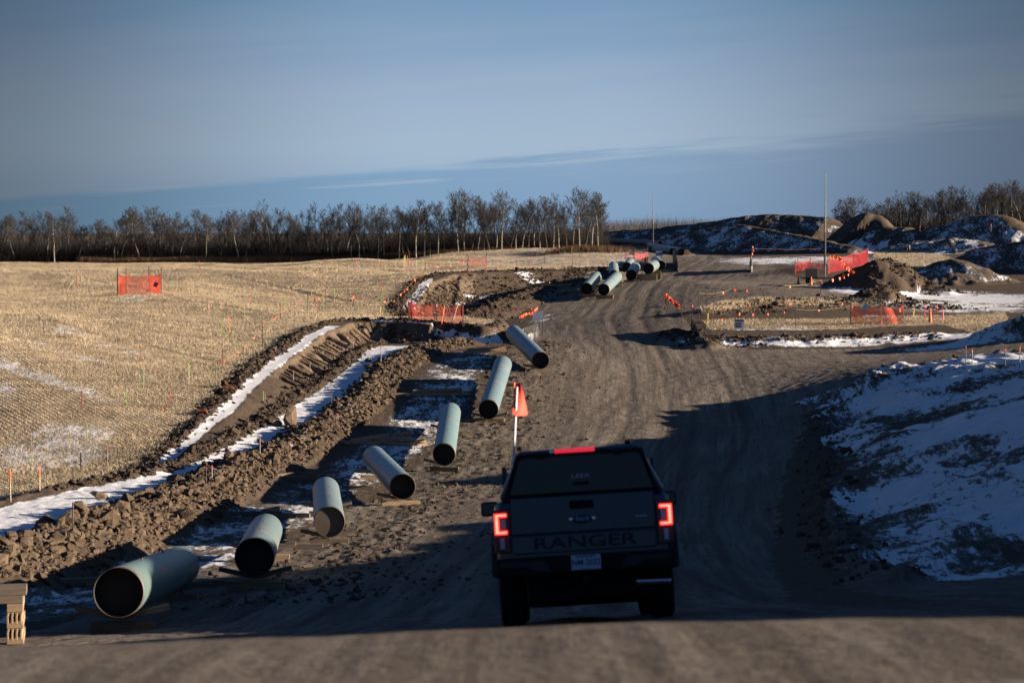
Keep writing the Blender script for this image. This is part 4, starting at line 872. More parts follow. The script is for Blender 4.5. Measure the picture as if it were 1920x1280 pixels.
garland([at(1555,481,D2+8), at(1570,480,D2+6), at(1578,486,D2+4), at(1583,497,D2+2), at(1592,503,D2), at(1600,510,D2)], 46, 'bright orange flagging piled along the edge of the brown mound', .34)
garland([at(1582,512,D2), at(1583,519,D2)], 4, 'single orange flag strip hanging under the yellow rope by the mound', .3)
garland([at(1411,462,262), at(1412,470,255), at(1409,480,245), at(1408,498,236)], 16, 'orange flags down the post at the left end of the snowy plot', .22)
garland([at(1412,466,262), at(1440,467,268), at(1490,468,272), at(1540,466,276)], 7, 'row of tiny orange flags along the foot of the long spoil pile', .10)

# ------------------------------------------------------------------ orange snow-fence nets
def net(corners, m, label, hgt, group='orange net pens', posts=True, step=.085, bar=.013, name='snow_fence', ptop=.5):
    """corners: ground points; net panels between consecutive ones, real woven bars"""
    P3 = [Vector(c) for c in corners]; t = empty(name, P3[0], label=label, cat='snow fence', group=group); o0 = P3[0]; b = MB()
    for a, c in zip(P3[:-1], P3[1:]):
        L = (c-a).length; d = (c-a)/L; nn = Vector((-d.y, d.x, 0)).normalized(); nu = max(int(L/step), 3); nv = max(int(hgt/step), 3)
        f = lambda u, v: a+d*(u*L)-o0+Vector((0, 0, v*hgt*(1-.16*math.sin(math.pi*u)*v)))+nn*(.05*math.sin(u*9+v*3))
        for i in range(nu+1):
            u = i/nu; prev = f(u, 0)
            for j in range(1, 5):
                cur = f(u, j/4); w = d*bar*.5; e = nn*.006; b.add([prev-w-e, prev+w-e, cur+w-e, cur-w-e, prev-w+e, prev+w+e, cur+w+e, cur-w+e], [(0,1,2,3),(7,6,5,4),(0,3,7,4),(1,5,6,2)]); prev = cur
        for j in range(nv+1):
            v = j/nv; prev = f(0, v); ns = 8
            for i in range(1, ns+1):
                cur = f(i/ns, v); w = Vector((0,0,bar*(.5 if 0 < j < nv else 1.0))); e = nn*.006; b.add([prev-w-e, prev+w-e, cur+w-e, cur-w-e, prev-w+e, prev+w+e, cur+w+e, cur-w+e], [(0,1,2,3),(7,6,5,4),(1,5,6,2),(0,3,7,4)]); prev = cur
    b.build('netting', M[m], t)
    if posts:
        for c in P3: p = c-o0; MB().tube(p-Vector((0,0,.1)), p+Vector((random.uniform(-.04,.04), 0, hgt+ptop)), .03, .026, 6).build('post', M['post'], t)
    return t
def gnd(px, D): x_ = at(px, 500, D)[0]; return Vector((x_, D, float(zat(x_, D))))
a_, b_, c_, d_ = gnd(220,181), gnd(302,179.5), gnd(279,183.5), gnd(236,184)
t = net([a_, b_, c_, d_, a_], 'net', 'orange net pen of four leaning posts alone in the stubble field, purple tag on it', 1.5, ptop=.55, bar=.011)
tg = MB(); tg.box((0,0,0), (.30,.02,.36), Matrix.Rotation(.5, 3, 'Y')); o = tg.build('purple_tag', M['purple'], t); o.location = (b_-a_)*.88+Vector((0,-.1,.75))
a_ = hit(766, 596); b_ = hit(868, 607); dd_ = a_.y; e_ = Vector(at(820, 600, dd_)); 
net([Vector(at(766,595,155.5)), Vector(at(772,597,154.5))], 'net', 'narrow bright orange net end panel at the left of the pit net', 1.1, group='net across the straw strip', bar=.04)
t = net([Vector((x_, y_, float(zat(x_, y_)))) for x_, y_ in ((at(772,597,155)[0],155),(at(815,600,154)[0],154),(at(868,606,153)[0],153))], 'net', 'long orange net with stakes across the straw strip between the two pits', 1.2, group='net across the straw strip', ptop=.25)
for k, (dx, ln, mm, w_) in enumerate([(1.6,.0,'lath','pale lath leaning on the strip net, left one'),(2.05,.0,'post','black post before the strip net'),(2.6,.35,'lath','pale lath crossing before the strip net'),(2.75,-.5,'post','black lath crossing before the strip net'),(1.9,.2,'orange','orange lath leaning on the strip net')]):
    p = at(772,597,153.6); x_ = p[0]+dx; o = MB().tube((0,0,-.05), (ln,0,1.25), .03, .03, 4).build('survey_stake', M[mm]); o.location = (x_, 153.1-.1*k, float(zat(x_, 153.1-.1*k))); tag(o, w_, 'stake', 'stakes leaning on the strip net')
def gnd(px, D): x_ = at(px, 500, D)[0]; return Vector((x_, D, float(zat(x_, D))))
net([gnd(876,232), gnd(912,231)], 'net', 'small orange net panel on the far stubble crest', .9)
net([gnd(1172,255), gnd(1190,254), gnd(1214,256)], 'netp', 'dark red net bunched behind the far pipe cluster', 1.3, group='far red nets')
net([gnd(1595,157), gnd(1652,156.4), gnd(1694,156.6)], 'net', 'broad orange net in two overlapping panels on the right straw strip, blue tag on it', 1.2, group='right-hand nets', step=.08, bar=.024)
tg = MB(); tg.box((0,0,0), (.25,.02,.4), Matrix.Rotation(.6, 3, 'Y')); o = tg.build('blue_tag', M['blue']); o.location = Vector(at(1622,576,156)); tag(o, 'small blue tag hanging on the broad orange net', 'tag')
net([gnd(1552,228), gnd(1600,240), gnd(1627,252)], 'netp', 'long translucent red net running back right of the mast trailer', 1.45, group='right-hand nets', step=.1, bar=.012)
net([gnd(1491,226), gnd(1496,232), gnd(1520,236), gnd(1545,235)], 'netp', 'low red net looping behind the mast trailer', .95, group='right-hand nets', step=.1, bar=.012)
net([gnd(1733,160), gnd(1770,159.5)], 'netp', 'two-bar pink barrier at the right end of the straw strip', .8, group='right-hand nets', step=.4, bar=.03, posts=False)

# ------------------------------------------------------------------ silt fences and signs
def silt(pts, hts, label):
    P3 = [Vector(p) for p in pts]; t = empty('silt_fence', P3[0], label=label, cat='silt fence'); o0 = P3[0]; b = MB(); n = 26; top = []; bot = []
    tt = np.linspace(0, len(P3)-1, n)
    for k, u in enumerate(tt):
        i = min(int(u), len(P3)-2); p = P3[i].lerp(P3[i+1], u-i)-o0; h = np.interp(u, range(len(hts)), hts); w = Vector((.10*math.sin(k*1.9), .10*math.cos(k*2.3), 0))
        bot.append(p+w-Vector((0,0,.1))); top.append(p+w*.2+Vector((0,0,h*(1-.06*(k % 2)))))
    vs = []
    for k in range(n): vs += [bot[k], (bot[k]+top[k])/2+Vector((.08*math.sin(k*2.7), -.08*math.cos(k*1.7), 0)), top[k]]
    vs2 = [v+Vector((.01,.012,0)) for v in vs]; fs = []
    for k in range(n-1):
        for j in range(2): q = (3*k+j, 3*(k+1)+j, 3*(k+1)+j+1, 3*k+j+1); fs += [q, tuple(3*n+i_ for i_ in q[::-1])]
    b.add(vs+vs2, fs); b.build('fabric', M['silt'], t)
    for k in (0, n//2, n-1): MB().box(top[k]*.5+bot[k]*.5, (.05,.05,(top[k]-bot[k]).length+.2)).build('stake', M['oldwood'], t)
silt([gnd(977,148.5), gnd(990,150.5), gnd(1009,154)], [.85,.95,.95], 'crumpled black silt fence beside the seventh pipe')
silt([gnd(1262,262), gnd(1266,252), gnd(1272,240)], [1.5,1.5,.8], 'tall black silt fence behind the far pipe cluster')
silt([gnd(1297,154), gnd(1303,150), gnd(1313,146)], [.9,.8,.2], 'black fabric fence falling to a point at the road fork')
silt([gnd(1407,240), gnd(1409,234)], [1.3,1.3], 'dark fence end at the left of the snowy plot')
def board(loc, w, h, label, lines=(), header=False, rz=0, post=.6, m='sign', cat='sign'):
    t = empty('sign_board', loc, rz, label=label, cat=cat)
    MB().box((0,0,post+h/2), (w,.02,h)).build('panel', M[m], t)
    for sx in (-1, 1): MB().box((sx*w*.36,.03,(post+h)/2-.05), (.04,.03,post+h)).build('post', M['oldwood'], t)
    if header: MB().box((0,-.013,post+h*.88), (w*.98,.008,h*.2)).build('header_band', M['signhead'], t)
    for (txt, zz, sz) in lines: text(txt, (0,-.016,post+h*zz), sz, M['signtext'], t, 'lettering')
    return t
def text(s, loc, size, m, parent, name='lettering', ext=.004, rot=(R(90),0,0), sx=1):
    cu = bpy.data.curves.new(name, 'FONT'); cu.body = s; cu.size = size; cu.extrude = ext; cu.align_x = 'CENTER'; cu.align_y = 'CENTER'; cu.materials.append(m); cu.offset = size*.012
    o = bpy.data.objects.new(name, cu); COL.objects.link(o); dg = bpy.context.evaluated_depsgraph_get(); me = bpy.data.meshes.new_from_object(o.evaluated_get(dg)); bpy.data.objects.remove(o); me.materials.clear(); me.materials.append(m)
    o = bpy.data.objects.new(name, me); COL.objects.link(o); o.parent = parent; o.location = loc; o.rotation_euler = rot; o.scale = (sx, 1, 1); return o
hs = hit(1386, 619); h_ = Vector((hs.x, hs.y, hs.z))
board(h_, .60, .62, 'square bluish white sign reading HOT LINE with a dark header, by the snowy verge', [('HOT', .56, .19), ('LINE', .28, .19)], True, post=.08)
g1 = gnd(1014, 156); board(g1, .30, .62, 'narrow plain bluish board at the right of the silt fence', post=.95)
g1 = gnd(1004, 155.4); board(g1, .36, .62, 'narrow bluish board with purple cast, left of the plain one at the silt fence', post=.95)
garland([at(974,594,151), at(985,588,152), at(996,586,153), at(1008,576,154)], 26, 'orange flagging tangle above the black silt fence beside the boards', .2)
g1 = gnd(1236, 262); board(g1, .75, .5, 'small bluish white board far away behind the pipe cluster', post=.75)
rope([up(877,505,512), Vector(at(900,575,158)), Vector(at(960,576,157)), Vector(at(1004,576,155))][1:], 'orope', .012, 'thin orange line with flags behind the silt fence', .1, 5, fsz=.14)

# ------------------------------------------------------------------ mast trailers, cones
def cone(loc, h, label):
    t = empty('traffic_cone', loc, label=label, cat='traffic cone', group='traffic cones'); MB().lathe([(.13,.03),(.035,h),(.02,h+.01)], 16).build('cone_body', M['orange'], t, True); MB().box((0,0,.015), (.34,.34,.03)).build('base', M['black'], t); MB().lathe([(.098,h*.36),(.075,h*.55)], 16).build('white_band', M['white'], t, True)
def mast(px, py_base, D, py_top, label, trailer=True, thick=1.0):
    g = gnd(px, D); top = Vector(at(px, py_top, D)); Hh = top.z-g.z; t = empty('mast_trailer' if trailer else 'radio_mast', g, label=label, cat='mast trailer' if trailer else 'mast')
    z0 = .6 if trailer else 0; secs = 4; zz = z0
    for k in range(secs):
        z1 = z0+(Hh-z0)*[.42,.70,.97,1.0][k]; MB().tube((0,0,zz), (0,0,z1), (.075-.018*k)*thick, (.072-.018*k)*thick, 8).build('mast_section', M['dgrey' if k == 0 else 'galv'], t); zz = z1  # lowest section darker: shade on the lower shaft put into its colour
    if trailer:
        MB().box((-.75,.0,.62), (2.5,1.2,.1)).build('frame', M['black'], t); cb = MB(); cb.box((-1.15,0,1.05), (1.0,1.0,.75)); cb.build('cabinet', M['dgrey'], t, bevel=.03)
        for sy in (-.62, .62):
            w = MB(); w.lathe([(.12,-.09),(.30,-.10),(.34,-.06),(.34,.06),(.30,.10),(.12,.09)], 20, 'Y', (-1.25, sy, .34)); wo = w.build('wheel', M['black'], t, True); r_ = MB(); r_.lathe([(.001,-.07),(.15,-.08),(.19,-.04)], 16, 'Y', (-1.25, sy-.05, .34)); r_.build('rim', M['galv'], wo)
        MB().tube((.5,0,.55), (1.25,0,.45), .04, .04, 6).build('drawbar', M['black'], t)
        for x_ in (-.35, .35, 1.1): MB().tube((x_,-.55,0), (x_,-.55,.62), .035, .035, 6).build('jack_leg', M['galv'], t)
        MB().box((.02,-.1,1.1), (.10,.12,1.0)).build('winch_post', M['white'], t); MB().tube((.1,0,1.9), (.55,0,1.5), .03, .03, 6).build('stay', M['galv'], t)
        for x_ in (-2.1,-1.75): MB().tube((x_,-.5,.6), (x_,-.5,1.75), .02, .02, 5).build('rail', M['black'], t)
        MB().tube((-2.1,-.5,1.75), (-1.75,-.5,1.75), .02, .02, 5).build('rail', M['black'], t)
    else:
        MB().box((0,0,.35), (1.4,.8,.5)).build('base_box', M['dgrey'], t)
    return t
mast(1547, 500, 206, 318, 'tall telescopic mast on a small dark trailer inside the red netting')
mast(1224.5, 440, 352, 356, 'thin distant radio mast rising before the long spoil pile', False, 1.15)
g1 = gnd(1521, 204); cone(g1, .72, 'orange traffic cone before the wheel of the mast trailer'); 
cone(gnd(1497, 206), .7, 'orange traffic cone at the left foot of the red net by the trailer')
cone(gnd(1745, 158), .95, 'tall orange marker cone on the right straw strip'); cone(gnd(1210, 262), .7, 'yellow-orange cone by the red net behind the far pipes')
for k, px in enumerate((1201, 1209, 1222.5)): cone(gnd(px, 372), .9, f'tiny far cone in the shade of the long spoil pile, {ORD[k]} from the left')
# ------------------------------------------------------------------ trees
def bare(seed, h, spread=.24, dens=1.0, fork=.35, twm='twig', bkm='bark', droop=0):
    rd = random.Random(seed); tr = MB(); cr = MB(); pts = [Vector((0,0,-.3))]; dirv = Vector((rd.gauss(0,.05), rd.gauss(0,.05), 1)); n = 9
    for i in range(n): dirv = (dirv+Vector((rd.gauss(0,.07), rd.gauss(0,.07), 0))).normalized(); dirv.z = max(dirv.z, .9); pts.append(pts[-1]+dirv*h*.92/n)
    r0 = h*.0125
    rad = lambda i: r0*(1-.88*i/n)+.012
    for i in range(n): tr.tube(pts[i], pts[i+1], rad(i), rad(i+1), 6, False)
    def br(p, d, L, r, lv):
        k = 4 if lv == 0 else 3; prev = p; q = [p]
        for i in range(k):
            d = (d+Vector((rd.gauss(0,.16), rd.gauss(0,.16), rd.gauss(.07-droop,.1)))).normalized(); nx = prev+d*L/k; cr.tube(prev, nx, max(r*(1-.75*i/k), .009), max(r*(1-.75*(i+1)/k), .007), 3, False); prev = nx; q.append(nx)
        if lv < 3:
            m = int([7,5,4][lv]*dens)
            for j in range(m):
                u = .25+.75*(j+rd.random())/m; i = min(int(u*k), k-1); pp = q[i].lerp(q[i+1], u*k-i); ax = Vector((rd.gauss(0,1), rd.gauss(0,1), rd.gauss(.35,.6))).normalized()
                br(pp, (d*.75+ax*.75).normalized(), L*(.56-.04*lv)*(1.15-u*.5)*rd.uniform(.7,1.2), r*.45, lv+1)
    nb = int(17*dens)
    for j in range(nb):
        u = fork+(1-fork)*(j+rd.random()*.8)/nb; i = min(int(u*n), n-1); p = pts[i].lerp(pts[i+1], u*n-i); a = rd.random()*6.28; el = R(rd.uniform(36,68)); d = Vector((math.cos(a)*math.cos(el), math.sin(a)*math.cos(el), math.sin(el)))
        br(p, d, h*spread*(1.2-.8*abs(u-.55)/.45*(.8 if u > .55 else .5))*rd.uniform(.7,1.15), rad(i)*.45, 0)
    return tr.mesh('trunk', M[bkm]), cr.mesh('crown', M[twm])
KINDS = []
for s in range(12): KINDS.append(bare(100+s, 8.0, spread=.23+.04*(s % 3), dens=.9+.15*(s % 2), fork=[.2,.35,.15,.4][s % 4], twm=['twig','twig2'][s % 2], bkm='bark' if s % 3 else 'bark2'))
def conifer(seed, h):
    rd = random.Random(seed); tr = MB(); tr.tube((0,0,-.3), (0,0,h*.96), h*.018, .02, 7, False); cr = MB(); lv = 26
    for k in range(lv):
        z = h*(.08+.9*k/lv); rr = h*.17*(1-k/lv)**.8+.12; m = 13
        for j in range(m):
            a = j/m*6.28+rd.random(); L = rr*rd.uniform(.6,1.15); d = Vector((math.cos(a), math.sin(a), 0)); sd = Vector((-d.y, d.x, 0)); p0 = Vector((0,0,z)); p1 = p0+d*L-Vector((0,0,L*rd.uniform(.2,.5)))
            cr.add([p0+Vector((0,0,.1)), p0+d*L*.5+sd*L*.28-Vector((0,0,L*.2)), p1, p0+d*L*.5-sd*L*.28-Vector((0,0,L*.22)), p0+d*L*.5-Vector((0,0,L*.45))], [(0,1,2),(0,2,3),(1,4,2),(3,2,4)])
    return tr.mesh('trunk', M['bark2']), cr.mesh('crown', M['needle'])
CON = [conifer(5+i, 7) for i in range(3)]
TC = {}
def tree(px, D, hpx, kind, zone, cat='tree', con=False, zg=None, scale_xy=1.0):
    g = gnd(px, D); Hh = hpx*D/FPX; km = (CON if con else KINDS)[kind]; s = Hh/(7.0 if con else 8.0)
    t = empty('conifer' if con else 'bare_tree', g, random.uniform(0, 6.28)); t.scale = (s*scale_xy, s*scale_xy, s)
    link('trunk', km[0], t); link('crown', km[1], t)
    i = TC.get(zone, 0); TC[zone] = i+1; hd = 'tall' if Hh > 8.6 else ('middling' if Hh > 6.3 else 'low')
    if con: lab = f'dark green conifer {zone}, {nth(i)} from the left'
    else:
        bk = ('pale trunked','dark trunked')[kind % 3 == 0]; lab = f'{hd} {bk} bare tree {zone}, {nth(i)} from left'
    tag(t, lab, 'tree', ('conifers ' if con else 'leafless trees ')+zone)
# front row of the left tree line: (px, height px)
front = [(8,88),(28,92),(60,70),(92,88),(103,96),(131,108),(147,75),(160,72),(171,80),(199,70),(214,86),(226,112),(246,104),(262,100),(282,96),(292,108),(310,62),(322,72),(336,82),(345,60),(362,74),(388,88),(403,70),(413,98),(425,92),(448,106),(458,84),(470,100),(486,70),(497,68),(507,92),(520,104),(532,74),(547,78),(553,92),(566,98),(574,64),(585,70),(600,122),(612,78),(622,106),(634,110),(648,112),(660,84)]
for i, (px, hp) in enumerate(front):
    tree(px, 352+random.uniform(-5,8), hp*.95, (i*5+2) % 12, 'in the left tree line', scale_xy=1.05)
mid_ = [(672,108),(684,96),(697,106),(709,90),(720,104),(735,118),(748,100),(757,88),(768,110),(781,120),(795,98),(806,84),(820,112),(834,104),(846,92),(860,116),(872,126),(884,118),(896,110),(906,96),(918,120),(930,112),(942,122),(955,108),(968,94),(978,110),(990,104),(1003,100),(1015,112),(1026,108),(1038,96),(1050,110),(1062,94),(1075,120),(1086,122),(1097,124),(1110,116),(1122,108),(1130,90)]
for i, (px, hp) in enumerate(mid_):
    tree(px, 345+random.uniform(-6,8), hp*.93, (i*7+1) % 12, 'in the middle tree line')
for i in range(72):
    px = 2+i*15.7+random.uniform(-7,7); tree(px, 368+random.uniform(-6,18), random.uniform(58,96), (i*5) % 12, 'behind the tree line')
for i in range(46):
    px = 6+i*24.5+random.uniform(-12,12); tree(px, 356+random.uniform(-4,9), random.choice([54,66,78,92,104,116])*random.uniform(.85,1.08)*(1.0 if px > 560 else .88), random.randrange(12), 'in among the tree line', scale_xy=random.uniform(.75,1.1))
for i in range(34):
    px = 1566+i*11+random.uniform(-5,5); tree(px, 384+random.uniform(-5,8), random.uniform(58,90)+(px-1566)*.09, random.randrange(12), 'at the back of the right wood', scale_xy=.9)
right = [(1572,62),(1580,70),(1592,76),(1602,60),(1650,86),(1662,104),(1676,92),(1690,110),(1700,116),(1714,96),(1727,104),(1741,88),(1755,112),(1766,118),(1778,104),(1790,96),(1803,100),(1816,90),(1830,92),(1845,104),(1858,112),(1872,122),(1886,108),(1899,126),(1908,132),(1919,120),(1930,122)]
for i, (px, hp) in enumerate(right):
    tree(px, 372+random.uniform(-6,6), hp*.86, (i*5+3) % 12, 'behind the right spoil piles')
for i, (px, hp) in enumerate([(1768,74),(1832,82),(1846,76),(1860,70),(1876,84),(1893,90),(1906,88),(1917,92)]):
    tree(px, 380, hp*.95, i % 3, 'behind the right spoil piles', con=True)
# uncountable brush under and beyond the trees
def brush(name, x, y, h, m, nb=5, w=.018, lean=.35):
    n = len(x); z = zat(x, y); Vs = np.zeros((n, nb, 3, 3))
    for b in range(nb):
        a = rng.random(n)*6.28; ww = w*(.6+.8*rng.random(n)); dx, dy = np.cos(a)*ww, np.sin(a)*ww; ox, oy = rng.normal(0, .15, n), rng.normal(0, .15, n); hh = h*(.5+.6*rng.random(n)); tx, ty = rng.normal(0, lean, n)*hh, rng.normal(0, lean, n)*hh
        Vs[:,b,0] = np.stack([x+ox-dx, y+oy-dy, z-.1], 1); Vs[:,b,1] = np.stack([x+ox+dx, y+oy+dy, z-.1], 1); Vs[:,b,2] = np.stack([x+ox+tx, y+oy+ty, z+hh], 1)
    tag(link(name, npmesh(name, Vs.reshape(-1,3), np.arange(n*nb*3).reshape(-1,3), M[m])), kind='stuff')
n = 17000; x = rng.uniform(-86, 14, n); y = rng.uniform(349, 372, n); brush('undergrowth', x, y, .9+1.1*vn(x*.12, y*.1, 5), 'brush', 5, .04, .6)
n = 9000; x = rng.uniform(-88, 14, n); y = rng.uniform(352, 375, n); brush('thicket', x, y, 2.2+2.6*vn(x*.14, y*.1, 7), 'twig', 5, .024, .45)
n = 9000; x = rng.uniform(-150, 22, n); y = rng.uniform(640, 700, n); brush('far_scrub', x, y, 1.0+2.2*vn(x*.05, y*.03, 27)**2+.8*vn(x*.3, y*.2, 28), 'farb', 5, .10, .4)
n = 9000; x = rng.uniform(-62, 2, n); y = 346.5+rng.random(n)*3; brush('dead_grass', x, y, .75+.5*vn(x*.3, y, 9), 'redgrass', 5, .03, .3)
n = 12000; x = rng.uniform(18, 240, n); y = rng.uniform(640, 760, n); brush('far_woods', x, y, 5.2+3.5*vn(x*.045, y*.02, 6)+2*vn(x*.15, y*.1, 16), 'farb', 6, .07, .25)
n = 9000; x = rng.uniform(48, 100, n); y = rng.uniform(376, 400, n); brush('right_thicket', x, y, 2.5+2.2*vn(x*.12, y*.1, 8), 'twig', 5, .035, .28)
n = 7000; x = rng.uniform(10, 60, n); y = rng.uniform(430, 470, n); brush('hill_brush', x, y, 1.8+2.6*vn(x*.1, y*.1, 18), 'farb', 5, .04, .35)
n = 2200; px_ = rng.uniform(1318, 1590, n); A = AT(RIDGES[11][0]); x, y = along(A, 3500, .75, -.3); k = x < 23.5; k &= fbm(x*.8, y*.8, 3, 300) > -.05; brush('berm_straw', x[k], y[k], .26+0*x[k], 'straw', 3, .015, .6)
hx = hit(1100, 470); n = 900; x = hx.x+rng.normal(0, 2.2, n); y = hx.y-4+rng.normal(0, 2, n); brush('dry_bush', x, y, .9+0*x, 'redgrass', 5, .03, .6)
hx = hit(1042, 478, 200)

# ------------------------------------------------------------------ pickup truck
def truck():
    paint = mat('truck_paint', (.006,.020,.045), .32, coat=.5, spec=.5); paintd = mat('dusty_paint', (.016,.018,.022), .6, noise=(3,.4)); glass = mat('dark_glass', (.006,.007,.008), .12, spec=.5)
    blk = mat('black_trim', (.0045,.0045,.005), .7, spec=.25); tyre = mat('tyre', (.012,.011,.010), .9, noise=(9,.4)); chrome = mat('chrome', (.6,.62,.65), .22, metal=1); lampoff = mat('lamp_red', (.10,.004,.008), .25); lampw = mat('reverse_lamp', (.42,.43,.52), .3)
    glow = mat('lamp_glow', (.6,.02,.02), .4, emis=((1,.03,.018), .75)); core = mat('lamp_core', (.8,.1,.08), .4, emis=((1,.15,.10), 1.3)); plate = mat('plate_white', (.42,.46,.60), .5); ink = mat('plate_blue', (.012,.03,.12), .5); letter = mat('badge_grey', (.34,.37,.40), .4); emb = mat('embossed', (.0035,.012,.028), .5, spec=.3)
    g = Vector((at(1106, 1157, 24.6)[0], 24.6, 0)); 
    zl = float(zat(g.x-.78, 24.6+1.0)); zr = float(zat(g.x+.78, 24.6+1.0)); zf = float(zat(g.x, 24.6+4.3)); zb = (zl+zr)/2
    pitch = math.atan2(zf-zb, 3.22); slope0 = zb-(1.05)*math.tan(-pitch)*-1*-1
    z0 = zb-1.08*math.tan(pitch)
    t = empty('pickup_truck', (g.x, 24.6, z0+.0), label='dark blue pickup with canopy, brake lights lit and an orange whip flag', cat='pickup truck')
    t.rotation_euler = (pitch, R(-3.6), R(-.5))
    def ring(y, hw, z0, z1, cr=.10, tw=None, n=5):
        tw = hw if tw is None else tw; out = []
        for cx, cz, sa, rr in ((hw, z0, -90, cr*.7), (tw, z1, 0, cr), (-tw, z1, 90, cr), (-hw, z0, 180, cr*.7)):
            sx = 1 if cx > 0 else -1; sz = -1 if cz == z0 else 1
            for k in range(n):
                a = R(sa+90*k/(n-1)); out.append((cx-sx*rr+rr*math.cos(a), y, cz-sz*rr+rr*math.sin(a)))
        return out
    # lower body with wheel arches left open below
    b = MB(); b.loft([ring(.10,.86,.62,1.26,.06), ring(.16,.90,.50,1.29,.07), ring(.6,.925,.50,1.30,.08), ring(2.0,.925,.50,1.30,.08), ring(4.4,.925,.48,1.22,.09), ring(5.0,.90,.50,1.12,.12), ring(5.25,.80,.55,1.0,.12)]); body = b.build('body', paint, t, True, .01)
    cab = MB(); cab.loft([ring(1.72,.86,1.22,1.79,.10,.66), ring(1.9,.87,1.22,1.84,.12,.68), ring(3.1,.87,1.22,1.84,.12,.68), ring(3.75,.86,1.20,1.30,.06,.80)]); cab.build('cab', paint, t, True)
    for sx in (-1, 1):
        w = MB(); w.prism([(1.95,1.33),(3.05,1.33),(3.45,1.33),(3.02,1.72),(1.98,1.74)], sx*.80, sx*.845, 'x'); w.build('side_window', glass, t)
    # canopy over the bed, sides leaning in
    c = MB(); c.loft([ring(.14,.84,1.28,1.765,.07,.66), ring(.18,.85,1.28,1.80,.09,.67), ring(1.0,.86,1.28,1.83,.10,.68), ring(1.70,.86,1.28,1.82,.10,.68)]); can = c.build('canopy', paint, t, True, .006)
    w = MB(); w.prism([(-.745,1.335),(.745,1.335),(.63,1.70),(.57,1.725),(-.57,1.725),(-.63,1.70)], .105, .135); win = w.build('rear_window', glass, t, bevel=.01)
    fr = MB(); fr.prism([(-.80,1.30),(.80,1.30),(.655,1.765),(-.655,1.765)], .137, .15); fr.build('window_frame', blk, can)
    text('LEER', (0, .098, 1.505), .062, letter, win, 'lettering', .002, sx=1.5)
    MB().box((0,.09,1.43), (.16,.03,.03)).build('window_latch', blk, win)
    for sx in (-1, 1): MB().box((sx*.40,.10,1.715), (.09,.03,.025)).build('hinge', blk, win)
    MB().box((-.045,.125,1.775), (.42,.05,.042)).build('high_brake_light', mat('brake_glow', (.5,.01,.03), .4, emis=((1,.03,.07), .22)), t, bevel=.01)
    MB().lathe([(.001,0),(.022,.002),(.024,.03)], 12, 'Y', (-.285,.092,1.775)).build('lock', chrome, can)
    for sx in (-.62, .52): MB().box((sx,.5,1.845), (.05,.12,.04)).build('rack_foot', blk, can)
    # tailgate
    tg = MB(); tg.prism([(-.735,1.31),(.735,1.31),(.745,.93),(-.745,.93)], .045, .11); tail = tg.build('tailgate', paint, t, bevel=.012)
    t2 = MB(); t2.prism([(-.745,.915),(.745,.915),(.735,.735),(-.735,.735)], .055, .11); t2.build('tailgate_lower_panel', paint, tail, bevel=.01)
    text('RANGER', (0, .050, .825), .17, emb, tail, 'lettering', .005, sx=1.62)
    MB().box((-.01,.038,1.205), (.25,.02,.075)).build('handle', blk, tail, bevel=.01); MB().box((-.01,.035,1.245), (.24,.02,.014)).build('handle_trim', blk, tail)
    e = MB(); e.lathe([(.001,.0),(.085,.0),(.105,.012),(.105,.03)], 28, 'Y', (0,0,0)); eo = e.build('emblem', ink, tail, True); eo.location = (-.01,.022,1.06); eo.scale = (1.05, 1, .42)
    tx = text('Ford', (-.01, .016, 1.06), .062, letter, tail, 'lettering', .002, sx=1.1)
    for sx in (-1, 1): MB().box((sx*.118-.01,.034,1.065), (.035,.016,.022)).build('emblem_bar', chrome, tail)
    MB().box((.60,.04,1.055), (.12,.01,.014)).build('badge', letter, tail)
    # tail lamps
    for sx in (-1, 1):
        l = MB(); l.prism([(sx*.755,1.205),(sx*.925,1.20),(sx*.93,.76),(sx*.76,.755)][::sx], .04, .20); lamp = l.build('tail_light', lampoff, t, bevel=.01)
        X = lambda v: sx*v
        gl = MB()
        for (xa, xb, za, zb_) in ((.865,.918,.945,1.165),(.785,.866,1.122,1.165),(.785,.866,.945,.988)): gl.box(((X(xa)+X(xb))/2,.030,(za+zb_)/2), (abs(xb-xa),.018,zb_-za))
        gl.build('brake_glow', glow, lamp, bevel=.006)
        gc = MB()
        for (xa, xb, za, zb_) in ((.880,.904,.960,1.150),(.795,.881,1.136,1.152),(.795,.881,.958,.974)): gc.box(((X(xa)+X(xb))/2,.0195,(za+zb_)/2), (abs(xb-xa),.006,zb_-za))
        gc.build('glow_core', core, lamp); MB().box((X(.825),.034,1.055), (.05,.012,.10)).build('turn_signal', lampw, lamp); MB().box((X(.845),.034,.855), (.045,.012,.11)).build('reverse_light', lampw, lamp)
        f = MB(); f.loft([[(X(.905),y,z) for y, z in ((.45,.52),(.62,.80),(.9,.92),(1.25,.93),(1.55,.82),(1.75,.52),(1.80,.56),(1.62,.88),(1.27,1.0),(.88,.99),(.56,.86),(.38,.54))], [(X(.975),y,z) for y, z in ((.45,.52),(.62,.80),(.9,.92),(1.25,.93),(1.55,.82),(1.75,.52),(1.80,.56),(1.62,.88),(1.27,1.0),(.88,.99),(.56,.86),(.38,.54))]]); f.build('fender_flare', paintd, t)
        m_ = MB(); m_.box((X(1.04),3.35,1.33), (.20,.12,.17)); mo = m_.build('side_mirror', blk, t, bevel=.03); MB().box((X(.93),3.38,1.27), (.10,.05,.05)).build('mirror_arm', blk, mo); MB().box((X(1.04),3.285,1.33), (.16,.008,.13)).build('mirror_glass', mat('mirror_glass', (.02,.022,.025), .1), mo)
